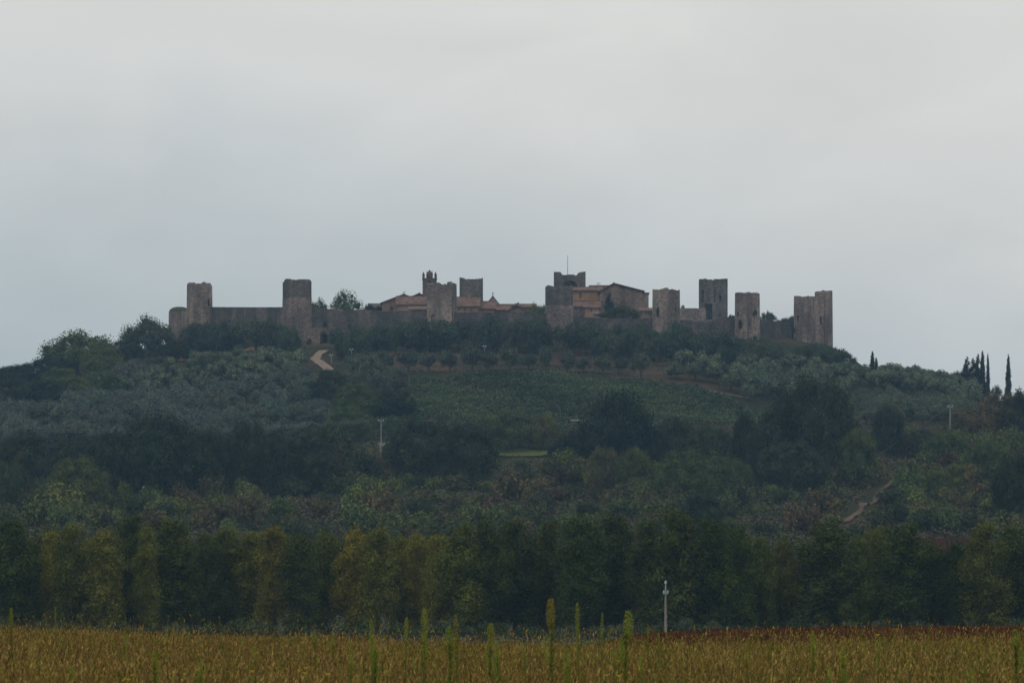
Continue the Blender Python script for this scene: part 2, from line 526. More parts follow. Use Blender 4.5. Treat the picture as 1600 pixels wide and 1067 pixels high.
def clump_arrays(cl, nleaf, leaf, r, core=0.8, lo=.82, hi=1.15, cw=.55, ico=(ICO1_V, ICO1_F), flat_n=.7):
    cl = np.asarray(cl, float)
    w = cl[:, 3] ** 2; w /= w.sum()
    k = r.choice(len(cl), nleaf, p=w)
    d = unit(nleaf, r)
    pos = cl[k, :3] + d * (cl[k, 3] * (lo + (hi - lo) * r.random(nleaf)))[:, None]
    nr = d + flat_n * unit(nleaf, r); nr /= np.linalg.norm(nr, axis=1)[:, None]
    v, q = leaf_quads(pos, nr, leaf, r)
    cv = r.random(len(cl))
    var = np.clip(.5 + (cv[k] - .5) * cw + (r.random(nleaf) - .5) * .65, 0, 1)
    V_ = [v]; var_ = [np.repeat(var, 4)]; polys = [q]
    if core > 0:
        iv, if_ = ico
        n0 = len(v)
        jit = 1 + .22 * (r.random((len(cl), len(iv))) - .5)
        cv3 = cl[:, None, :3] + iv[None] * (cl[:, 3][:, None] * core * jit)[..., None]
        V_.append(cv3.reshape(-1, 3))
        var_.append(np.full(len(cl) * len(iv), .38) + .2 * (np.repeat(cv, len(iv)) - .5))
        f = (if_[None] + (np.arange(len(cl)) * len(iv))[:, None, None]).reshape(-1, 3) + n0
        polys.append(f)
    return np.concatenate(V_), polys, np.concatenate(var_)

def crown(name, cl, nleaf, leaf, seed, **kw):
    r = np.random.default_rng(seed)
    v, p, var = clump_arrays(cl, nleaf, leaf, r, **kw)
    return np_mesh(name, v, p, M['foliage'], var=var)

def ball_clumps(n, r, zc, rz, rr=(.26, .42), low=-.5, spread=.66):
    out_ = []
    while len(out_) < n:
        d = unit(1, r)[0]
        if d[2] < low: continue
        q = spread * ((.75 if spread > .9 else .55) + (.25 if spread > .9 else .45) * r.random() ** .5)
        out_.append((d[0] * q, d[1] * q, zc + d[2] * q * rz, r.uniform(*rr)))
    out_.append((0, 0, zc, .55 * min(1, rz) + .05))
    return out_

KIND = {}
def trunk_mesh(name, h, r0, limbs, spread, seed, top=None):
    r = random.Random(seed)
    mb = MB()
    top = top or h
    pts = [(0, 0, -.12), (r.uniform(-.02, .02), 0, h * .4), (r.uniform(-.04, .04), r.uniform(-.03, .03), h), ]
    rad = [r0 * 1.25, r0 * .85, r0 * .6]
    if top > h: pts.append((r.uniform(-.05, .05), 0, top)); rad.append(r0 * .15)
    mb.tube(pts, rad, 6)
    for i in range(limbs):
        a_ = 2 * math.pi * (i + r.random() * .6) / limbs
        z_ = h * r.uniform(.6, 1.0)
        e_ = (spread * math.cos(a_), spread * math.sin(a_), z_ + spread * r.uniform(.5, 1.1))
        mb.tube([(0, 0, z_), (e_[0] * .5, e_[1] * .5, z_ + (e_[2] - z_) * .6), e_], [r0 * .5, r0 * .35, r0 * .12], 5)
    return mb.mesh(name, M['bark'])

def mk(kind, nvar, fn, aspect, tr):
    KIND[kind] = dict(crowns=[fn(i) for i in range(nvar)], trunk=tr, aspect=aspect)

def r_(s): return np.random.default_rng(s)
mk('olive', 6, lambda i: crown('olive crown', ball_clumps(11, r_(100 + i), 1.02, .72, (.28, .44)), 2300, .060, 200 + i, cw=.35, core=.6, lo=.6, hi=1.25, flat_n=1.0), 1.75,
   trunk_mesh('olive trunk', .5, .09, 3, .4, 1))
mk('oak', 5, lambda i: crown('oak crown', ball_clumps(70, r_(110 + i), .80, .74, (.13, .25), -.85, .93), 14000, .025, 210 + i, core=.55, lo=.6, hi=1.3, cw=.4, flat_n=1.0), 1.6,
   trunk_mesh('oak trunk', .45, .07, 4, .5, 2))
mk('airy', 3, lambda i: crown('airy crown', ball_clumps(26, r_(120 + i), .95, .62, (.13, .25), -.5, .8), 2600, .032, 220 + i, core=.45, hi=1.3), 1.65,
   trunk_mesh('airy tree trunk', .5, .05, 6, .65, 3))
mk('ragged', 4, lambda i: crown('ragged crown', ball_clumps(64, r_(170 + i), .62, .60, (.14, .26), -.9, .88), 10500, .027, 270 + i, core=.55, lo=.6, hi=1.4, flat_n=1.0), 1.3,
   trunk_mesh('ragged tree trunk', .4, .05, 6, .6, 13))
def tall_clumps(r, a=4.4):
    o = []
    shift = r.uniform(-.03, .05)
    for i in range(50):
        t = .19 + .81 * (i + r.random()) / 50
        w = math.sin(math.pi * min(.97, max(.12, t * .74 + .12 + shift))) ** .8
        th = r.uniform(0, 2 * math.pi); q = r.uniform(.3, .72) * w
        t -= .08 * r.random() if t < .3 else 0
        o.append((q * math.cos(th), q * math.sin(th), a * (t * .96), r.uniform(.20, .44) * (.5 + .5 * w)))
    for k in range(6):
        t = .3 + .6 * k / 5
        o.append((0, 0, a * t, .42 * math.sin(math.pi * (t * .74 + .12)) ** .8))
    return o
mk('tall', 8, lambda i: crown('tall tree crown', tall_clumps(r_(130 + i)), 19000, .036, 230 + i, core=.46, lo=.50, hi=1.40, cw=.30, flat_n=1.1), 4.4,
   trunk_mesh('tall tree trunk', 1.2, .07, 7, .6, 4, top=3.9))
mk('shrub', 6, lambda i: crown('shrub crown', [(c[0], c[1], c[2] + .0, c[3]) for c in ball_clumps(8, r_(140 + i), .55, .6, (.25, .45), -.4)], 1400, .065, 240 + i, core=.55, lo=.6, hi=1.3, flat_n=1.0), 1.2, None)
def spindle(r, a=9.0):
    o = []
    for i in range(26):
        t = (i + .5) / 26
        w = (1 - t) ** .55 * min(1, .55 + t * 4)
        th = r.uniform(0, 6.28)
        o.append((.22 * math.cos(th) * w, .22 * math.sin(th) * w, a * (.03 + .95 * t), .82 * w + .08))
    return o
mk('cypress', 3, lambda i: crown('cypress crown', spindle(r_(150 + i)), 4200, .11, 250 + i, core=.8, hi=1.12, ico=(ICO1_V, ICO1_F)), 9.0,
   trunk_mesh('cypress trunk', .8, .18, 0, 0, 5))
def conic(r, a=3.6):
    o = []
    for i in range(30):
        t = (i + .5) / 30
        w = (1 - t) ** .8
        th = r.uniform(0, 6.28)
        o.append((.62 * math.cos(th) * w, .62 * math.sin(th) * w, a * (.06 + .92 * t), .42 * w + .06))
    return o
mk('conifer', 3, lambda i: crown('conifer crown', conic(r_(160 + i)), 4200, .06, 260 + i, core=.7, hi=1.3), 3.6,
   trunk_mesh('conifer trunk', .5, .08, 0, 0, 6))

C_OLIVE = (0.090, 0.116, 0.096)
C_DARK = (0.022, 0.036, 0.017)
C_GREEN = (0.066, 0.092, 0.028)
C_WALL = (0.050, 0.072, 0.048)
C_YEL = (0.110, 0.105, 0.018)
C_LIME = (0.100, 0.120, 0.026)
C_BROWN = (0.092, 0.082, 0.034)
C_RUST = (0.088, 0.060, 0.034)
C_CYP = (0.013, 0.023, 0.014)

def jit(c, a=.15):
    k = 1 + random.uniform(-a, a)
    return (c[0] * k * (1 + random.uniform(-.12, .12)), c[1] * k, c[2] * k * (1 + random.uniform(-.1, .1)))

NAMES = {'olive': 'olive_tree', 'oak': 'oak_tree', 'airy': 'leafy_tree', 'ragged': 'leafy_tree', 'tall': 'poplar_tree', 'shrub': 'shrub', 'cypress': 'cypress_tree', 'conifer': 'conifer_tree'}
def plant(kind, x, y, w, h, color, label, cat, group=None, z=None, name=None, sink=.15):
    kd = KIND[kind]
    z = gz(x, y) if z is None else z
    rz = random.uniform(0, 6.28)
    root_z = z - sink
    me = random.choice(kd['crowns'])
    sc = (w / 2, w / 2, h / kd['aspect'])
    if kd['trunk'] is None:
        o = mesh_obj(name or NAMES[kind], me, None, (x, y, root_z), sc, rz, color)
        return tag(o, label, cat, group)
    rt = empty(name or NAMES[kind], (x, y, root_z), rz)
    tag(rt, label, cat, group)
    mesh_obj('crown', me, rt, (0, 0, 0), sc, 0, color)
    mesh_obj('trunk', kd['trunk'], rt, (0, 0, 0), sc, 0)
    return rt

def plant_px(kind, px, base, top, wpx, color, label, cat='tree', group=None, y0=560, name=None, Y=None):
    """a plant whose foot, top and width are read off the photograph"""
    if Y is None: x, y, z = at_ground(px, base, y0)
    else: x, y = (px - 800) * K * Y, Y; z = gz(x, y)
    s = K * y
    h = (ZC + (H0 - top) * s) - z
    return plant(kind, x, y, wpx * s, max(h, .8), color, label, cat, group, name=name)

# ------------------------------------------------------------------ castle: panels with real openings
def masonry(mb, corners, z0, z1, jag=0.0, holes=None, seed=0, hollow=0.0, cell=0.55, profile=None, batter=0.0):
    """closed masonry block on a footprint (counter-clockwise seen from above, side 0 faces the viewer)
    holes: {side: [(u0, u1, za, zb, depth, arch)]} metres along the side; jag: ragged top in metres"""
    r = random.Random(seed)
    holes = holes or {}
    n = len(corners)
    drop = max([0.0] + [-profile(s_, k / 8) for s_ in range(n) for k in range(9)]) if profile else 0.0
    zcut = z1 - drop - jag - .5
    ring = []                                  # outer top points
    for s in range(n):
        p0, p1 = corners[s], corners[(s + 1) % n]
        ln = math.hypot(p1[0] - p0[0], p1[1] - p0[1])
        dx, dy = (p1[0] - p0[0]) / ln, (p1[1] - p0[1]) / ln
        inx, iny = -dy, dx                     # inward normal for a counter-clockwise footprint
        hs = holes.get(s, [])
        us = {0.0, ln}
        for h in hs: us |= {h[0], h[1]}
        for i in range(1, int(ln / cell)): us.add(round(i * cell, 3))
        us = sorted(us)
        us = [u for i, u in enumerate(us) if i == 0 or u - us[i - 1] > .02]
        zs = sorted({z0, zcut} | {z for h in hs for z in (h[2], h[3])})
        zs = [z for z in zs if z <= max([zcut] + [h[3] for h in hs])]
        tops = []
        lev = 0.0
        for u in us:
            if r.random() < .55: lev = -r.random() ** 1.4 * jag
            pr = profile(s, u / ln) if profile else 0.0
            tops.append(z1 + lev + pr)
        if s > 0: tops[0] = ring[-1][2] if ring else tops[0]
        if s == n - 1: tops[-1] = ring[0][2]
        zb = lambda z: batter * max(0, (z1 - z)) / max(.1, z1 - z0)
        def pt(u, z, dep=0.0):
            o_ = -zb(z) + dep
            return (p0[0] + dx * u + inx * o_, p0[1] + dy * u + iny * o_, z)
        for i in range(len(us) - 1):
            um = (us[i] + us[i + 1]) / 2
            for j in range(len(zs) - 1):
                zm = (zs[j] + zs[j + 1]) / 2
                if any(h[0] < um < h[1] and h[2] < zm < h[3] for h in hs): continue
                mb.quad(pt(us[i], zs[j]), pt(us[i + 1], zs[j]), pt(us[i + 1], zs[j + 1]), pt(us[i], zs[j + 1]))
            mb.quad(pt(us[i], zs[-1]), pt(us[i + 1], zs[-1]), pt(us[i + 1], tops[i + 1]), pt(us[i], tops[i]))
        for (u0, u1, za, zc_, dep, arch) in hs:
            mb.quad(pt(u0, za), pt(u0, za, dep), pt(u0, zc_, dep), pt(u0, zc_))
            mb.quad(pt(u1, za, dep), pt(u1, za), pt(u1, zc_), pt(u1, zc_, dep))
            mb.quad(pt(u0, za), pt(u1, za), pt(u1, za, dep), pt(u0, za, dep))
            mb.quad(pt(u0, zc_, dep), pt(u1, zc_, dep), pt(u1, zc_), pt(u0, zc_))
            mb.quad(pt(u0, za, dep), pt(u1, za, dep), pt(u1, zc_, dep), pt(u0, zc_, dep))
            if arch:
                um, rr = (u0 + u1) / 2, (u1 - u0) / 2
                rise = min(rr, (zc_ - za) * .6)
                segs = 8
                for side in (-1, 1):
                    prev = None
                    for k in range(segs + 1):
                        t_ = math.pi / 2 * k / segs
                        cu = um + side * rr * math.cos(t_); cz = zc_ - rise + rise * math.sin(t_)
                        if prev is not None:
                            mb.quad(pt(prev[0], prev[1], .02), pt(cu, cz, .02), pt(cu, zc_, .02), pt(prev[0], zc_, .02))
                            mb.quad(pt(prev[0], prev[1], .02), pt(prev[0], prev[1], dep), pt(cu, cz, dep), pt(cu, cz, .02))
                        prev = (cu, cz)
        for i in range(len(us) - 1):
            ring.append((*pt(us[i], z1)[:2], tops[i]))
    m = len(ring)
    cx = sum(p[0] for p in ring) / m; cy = sum(p[1] for p in ring) / m
    if hollow:
        inner = []
        for x, y, z in ring:
            d = math.hypot(x - cx, y - cy); k = max(0, 1 - hollow * 1.25 / d)
            inner.append((cx + (x - cx) * k, cy + (y - cy) * k, z - .05))
        for i in range(m):
            j = (i + 1) % m
            mb.quad(ring[i], ring[j], inner[j], inner[i])
            mb.quad(inner[i], inner[j], (inner[j][0], inner[j][1], z1 - 2.6), (inner[i][0], inner[i][1], z1 - 2.6))
        mb.poly([(x, y, z1 - 2.6) for x, y, _ in inner])
    else:
        zc0 = sum(p[2] for p in ring) / m - .1
        for i in range(m):
            j = (i + 1) % m
            mb.poly([ring[i], ring[j], (cx, cy, zc0)])

def rect(cx, cy, w, d, rz):
    c, s = math.cos(rz), math.sin(rz)
    return [(cx + x * c - y * s, cy + x * s + y * c) for x, y in ((-w / 2, -d / 2), (w / 2, -d / 2), (w / 2, d / 2), (-w / 2, d / 2))]

def localise(mb, ox, oy, oz):
    mb.v = [(x - ox, y - oy, z - oz) for x, y, z in mb.v]

def zat(py, Y): return ZC + (H0 - py) * K * Y

def tower(label, pxl, pxr, top, base, Y, rz=0.0, depth=None, split=None, jag=.75, holes=(), seed=1, profile=None, mat='stone', batter=.25, name='wall_tower', group='towers of the castle wall', hollow=.9):
    """tower seen between two pixel columns; split = row where darker upper masonry begins
    holes: (px0, px1, pytop, pybottom, depth, arch, side)"""
    s = K * Y
    wv = (pxr - pxl) * s
    depth = depth or wv
    c_, s_ = abs(math.cos(rz)), abs(math.sin(rz))
    w = (wv - depth * s_) / c_ if s_ > 0.01 else wv
    w = w if w > 3 else wv / (c_ + s_)
    d = depth if w > 3 else w
    cx, cy = ((pxl + pxr) / 2 - 800) * s, Y + d / 2
    cor = rect(cx, cy, w, d, rz)
    zt, zb = zat(top, Y), zat(base, Y) - 4
    rt = empty(name, (cx, cy, zb))
    tag(rt, label, 'tower', group)
    H = {}
    for (a0, a1, pt_, pb_, dep, arch, side) in holes:
        p0, p1 = cor[side], cor[(side + 1) % 4]
        ln = math.hypot(p1[0] - p0[0], p1[1] - p0[1])
        def uu(px):
            X_ = (px - 800) * s
            return (X_ - p0[0]) / (p1[0] - p0[0]) * ln
        u0, u1 = sorted((uu(a0), uu(a1)))
        u0, u1 = max(.3, u0), min(ln - .3, u1)
        if u1 - u0 < .3: continue
        H.setdefault(side, []).append((u0, u1, zat(pb_, Y), zat(pt_, Y), dep, arch))
    zs_ = zat(split, Y) if split else None
    if zs_:
        lo = {k: [h for h in v if h[3] < zs_] for k, v in H.items()}
        hi = {k: [h for h in v if h[2] > zs_] for k, v in H.items()}
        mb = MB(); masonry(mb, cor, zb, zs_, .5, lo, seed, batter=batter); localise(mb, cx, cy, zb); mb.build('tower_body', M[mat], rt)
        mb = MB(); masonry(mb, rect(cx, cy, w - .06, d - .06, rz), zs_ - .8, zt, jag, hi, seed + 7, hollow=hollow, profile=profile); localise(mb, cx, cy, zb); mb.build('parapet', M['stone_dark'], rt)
    else:
        mb = MB(); masonry(mb, cor, zb, zt, jag, H, seed, hollow=hollow, profile=profile, batter=batter); localise(mb, cx, cy, zb); mb.build('tower_body', M[mat], rt)
    return rt, (cx, cy, zb)

def cren(step=.25, a=.8):            # broken merlons
    return lambda s, u: a if int(u / step) % 2 == 0 else 0
def corner_up(a=.7, w=.13):
    return lambda s, u: a if (u < w or u > 1 - w) else 0

T = {}
def Tw(key, *a, **k): T[key] = tower(*a, **k)
Tw(1, 'leftmost tall tower of the castle wall, beside the rounded stump', 290, 331, 440, 540, 1146, rz=math.radians(24), depth=6, seed=1, mat='stone',
   holes=((324, 327, 466, 478, 1.0, False, 0), (300, 302, 490, 496, .8, False, 0)), profile=lambda s, u: -.9 * abs(u - .5) * (1 if s in (0, 1) else 0))
Tw(2, 'tall tower left of the arched castle gate, ragged top', 440, 486.5, 438, 560, 1106, rz=math.radians(28), depth=6, split=464, seed=4, mat='stone',
   holes=((476, 478, 463, 468, .9, False, 0), (452, 459, 483, 492, .5, True, 0), (481, 482.5, 466, 478, .9, False, 0)), profile=lambda s, u: .6 * math.sin(math.pi * u))
Tw(3, 'broad tower in front of the bell tower, notch at its top right corner', 667, 713, 441, 530, 1093, rz=math.radians(-10), depth=6.5, seed=8, mat='stone',
   holes=((674, 681, 491, 502, .5, True, 0),), profile=lambda s, u: (.5 if u > .86 else (0 if u < .5 else -.35)) if s == 0 else 0)
Tw(4, 'dark topped front tower standing before the arched tower', 852, 895.5, 446, 540, 1093, rz=math.radians(4), depth=6.5, split=476, seed=12, mat='stone', jag=.3,
   holes=((866, 868, 490, 495, .8, False, 0),))
Tw(5, 'front tower with a pale right face, right of the large stone house', 1020, 1063, 451, 548, 1103, rz=math.radians(-38), depth=5.4, seed=15, mat='stone', jag=.35,
   holes=((1051, 1055, 510, 521, .8, True, 1), (1054, 1056, 480, 484, .7, False, 1)), profile=lambda s, u: .25 if s == 0 and u > .5 else 0)
Tw(6, 'slim weathered front tower patched with ivy, third from the right end', 1149, 1188, 456, 552, 1120, rz=math.radians(-42), depth=5.0, seed=18, mat='stone', jag=.45,
   holes=((1152, 1155, 487, 495, .8, False, 0), (1170, 1173, 504, 509, .6, True, 1), (1171, 1174, 527, 532, .6, True, 1)))
Tw(7, 'slim tower standing against the rightmost tower', 1241, 1275, 462, 552, 1142, rz=math.radians(-30), depth=4.6, seed=22, mat='stone', jag=.5,
   holes=((1246, 1248.5, 492, 503, .8, True, 0),))
Tw(8, 'rightmost tower at the edge of the hill, plain shaft', 1273.5, 1302, 453, 556, 1166, rz=math.radians(-36), depth=4.4, seed=25, mat='stone', jag=.6,
   holes=((1281, 1284, 495, 507, .9, False, 0),))
# rounded stump at the left end
def stump():
    Y = 1172; s = K * Y
    cx, cy = (279 - 800) * s, Y + 3
    zb = zat(560, Y)
    rt = empty('tower_stump', (cx, cy, zb)); tag(rt, 'low rounded stump of masonry at the left end of the castle wall', 'tower stump')
    cor = [(cx + 3.0 * math.cos(t), cy + 3.0 * math.sin(t)) for t in [math.radians(-140 + 36 * i) for i in range(10)]]
    mb = MB(); masonry(mb, cor, zb, zat(486, Y), .3, None, 31, batter=.1, cell=.9)
    localise(mb, cx, cy, zb); mb.build('drum', M['stone'], rt)
    mb = MB()
    zt = zat(487, Y) - zb
    ringz = [(3.0, zt), (2.7, zt + .75), (2.0, zt + 1.25), (1.1, zt + 1.5), (.02, zt + 1.55)]
    for (r0, za), (r1, zc_) in zip(ringz[:-1], ringz[1:]):
        for i in range(12):
            a0, a1 = math.radians(30 * i), math.radians(30 * i + 30)
            mb.quad((r0 * math.cos(a0), r0 * math.sin(a0), za), (r0 * math.cos(a1), r0 * math.sin(a1), za), (r1 * math.cos(a1), r1 * math.sin(a1), zc_), (r1 * math.cos(a0), r1 * math.sin(a0), zc_))
    mb.build('mossy_cap', flat('moss and dry grass on stone', (0.075, 0.075, 0.04), .95, .3, 1.0), rt)
stump()

# towers on the far side, seen from inside the walls
def far_tower(label, pxl, pxr, top, base, Y, holes=(), seed=0, prof=None, jag=.4):
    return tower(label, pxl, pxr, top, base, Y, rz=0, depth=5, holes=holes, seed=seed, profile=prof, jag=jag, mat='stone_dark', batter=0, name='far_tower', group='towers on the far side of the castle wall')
far_tower('plain dark square far tower right of the pinnacled bell tower', 718, 754.5, 436, 500, 1256, seed=41, prof=lambda s, u: .5 if (u < .08 or u > .9) else (.15 if int(u * 14) % 2 else 0), jag=.15)
far_tower('far tower with a wide dark arch and a flagpole on top', 865.5, 915, 429, 500, 1262, holes=((879, 903, 438.5, 460, 1.8, True, 0),), seed=44, prof=corner_up(.9, .16), jag=.45)
far_tower('tallest far tower on the right, with a tall doorway and two niches', 1093, 1137, 435, 512, 1252, seed=47, jag=.8,
          holes=((1096, 1100, 453, 473, .7, False, 0), (1101, 1113, 475, 499, 2.0, False, 0), (1115.5, 1118, 452, 472, .7, False, 0), (1124, 1126.5, 462, 471, .9, False, 0), (1124, 1126, 489, 493, .9, False, 0)))
# flagpole
fx, fy, fz = P(887, 431, 1264)
mb = MB(); mb.tube([(0, 0, -1), (0, 0, zat(399, 1264) - fz)], [.11, .06], 6)
fp = mb.build('flagpole', M['metal']); fp.location = (fx, fy, fz); tag(fp, 'thin bare flagpole rising above the arched far tower', 'flagpole')

# curtain walls
def curtain(label, A, B, top_a, top_b, base, Ya, Yb, holes=(), seed=0, mat='stone_wall', thick=1.7, jag=.25, profile=None, cap=None):
    x0, x1 = (A - 800) * K * Ya, (B - 800) * K * Yb
    ln = math.hypot(x1 - x0, Yb - Ya); ux, uy = (x1 - x0) / ln, (Yb - Ya) / ln
    nx_, ny_ = -uy, ux
    cor = [(x0, Ya), (x1, Yb), (x1 + nx_ * thick, Yb + ny_ * thick), (x0 + nx_ * thick, Ya + ny_ * thick)]
    za, zb_ = zat(top_a, Ya), zat(top_b, Yb)
    z1 = max(za, zb_)
    z0 = min(zat(base, Ya), zat(base, Yb)) - 4
    def prof(s, u):
        base_ = (za + (zb_ - za) * u if s == 0 else zb_ + (za - zb_) * u if s == 2 else (zb_ if s == 1 else za)) - z1
        return base_ + (profile(u) if profile and s == 0 else 0)
    H = {}
    for (a0, a1, pt_, pb_, dep, arch) in holes:
        def uu(px):
            k = (px - 800) * K
            t_ = (k * Ya - x0) / (x1 - x0 - k * (Yb - Ya))
            return t_ * ln, Ya + (Yb - Ya) * t_
        (u0, Y0), (u1, Y1) = uu(a0), uu(a1)
        H.setdefault(0, []).append((u0, u1, zat(pb_, Y0), zat(pt_, Y0), dep, arch))
    cx, cy = (x0 + x1) / 2, (Ya + Yb) / 2
    rt = empty('curtain_wall', (cx, cy, z0)); tag(rt, label, 'castle wall', 'stretches of the castle wall')
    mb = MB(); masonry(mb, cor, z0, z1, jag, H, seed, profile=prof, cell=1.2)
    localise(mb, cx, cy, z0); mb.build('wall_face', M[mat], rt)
    return rt, (cx, cy, z0)

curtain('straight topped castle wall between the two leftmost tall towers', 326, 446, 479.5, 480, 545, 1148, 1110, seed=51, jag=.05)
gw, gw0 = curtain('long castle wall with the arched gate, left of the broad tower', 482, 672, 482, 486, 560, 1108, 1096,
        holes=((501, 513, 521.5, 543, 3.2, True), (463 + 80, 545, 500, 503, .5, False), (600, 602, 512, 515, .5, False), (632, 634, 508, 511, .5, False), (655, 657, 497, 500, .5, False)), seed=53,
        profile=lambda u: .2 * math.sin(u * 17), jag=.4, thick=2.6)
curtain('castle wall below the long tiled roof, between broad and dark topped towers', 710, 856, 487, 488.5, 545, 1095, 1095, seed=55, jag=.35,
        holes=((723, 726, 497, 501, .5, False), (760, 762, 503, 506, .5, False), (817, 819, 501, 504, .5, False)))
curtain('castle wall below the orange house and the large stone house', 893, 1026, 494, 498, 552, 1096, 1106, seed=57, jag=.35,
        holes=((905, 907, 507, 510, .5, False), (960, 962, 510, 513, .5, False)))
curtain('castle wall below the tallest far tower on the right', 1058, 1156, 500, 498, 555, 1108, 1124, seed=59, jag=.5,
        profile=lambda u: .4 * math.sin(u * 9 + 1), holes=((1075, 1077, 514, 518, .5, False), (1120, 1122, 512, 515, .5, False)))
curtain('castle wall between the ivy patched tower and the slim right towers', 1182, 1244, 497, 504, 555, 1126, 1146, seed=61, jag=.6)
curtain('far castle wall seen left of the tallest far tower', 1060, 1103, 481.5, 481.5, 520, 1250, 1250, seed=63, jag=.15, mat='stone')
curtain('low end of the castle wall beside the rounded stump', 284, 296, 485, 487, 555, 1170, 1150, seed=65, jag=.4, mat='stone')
# gate: lighter masonry casing and door in the opening
def gatehouse():
    rt, (cx, cy, z0) = gw, gw0
    Y = 1106.6
    def lw(px, py, dy): q = P(px, py, Y); return (q[0] - cx, q[1] + dy - cy, q[2] - z0)
    mb = MB()
    # sloping plinth left of and around the gate
    def slab(pts, dy, th):
        f = [lw(px, py, dy - th) for px, py in pts]; b = [lw(px, py, dy + .6) for px, py in pts]
        mb.poly(f)
        for i in range(len(pts)): mb.quad(f[i], b[i], b[(i + 1) % len(pts)], f[(i + 1) % len(pts)])
    slab([(473, 562), (487, 560), (500, 551), (500.5, 521), (507, 517), (507, 511), (484, 512), (479, 530)], -.2, .25)
    slab([(514, 546), (518, 540), (519, 512), (507, 511), (507, 517), (513.5, 521)], -.2, .25)
    mb.build('gate_surround', M['stone_gate'], rt)
    mb = MB(); q0 = lw(501.2, 545, 2.4); q1 = lw(512.8, 523, 2.4)
    mb.box(q0[0], q1[0], q0[1], q0[1] + .15, q0[2], q1[2]); mb.build('gate_door', M['darkwood'], rt)
gatehouse()

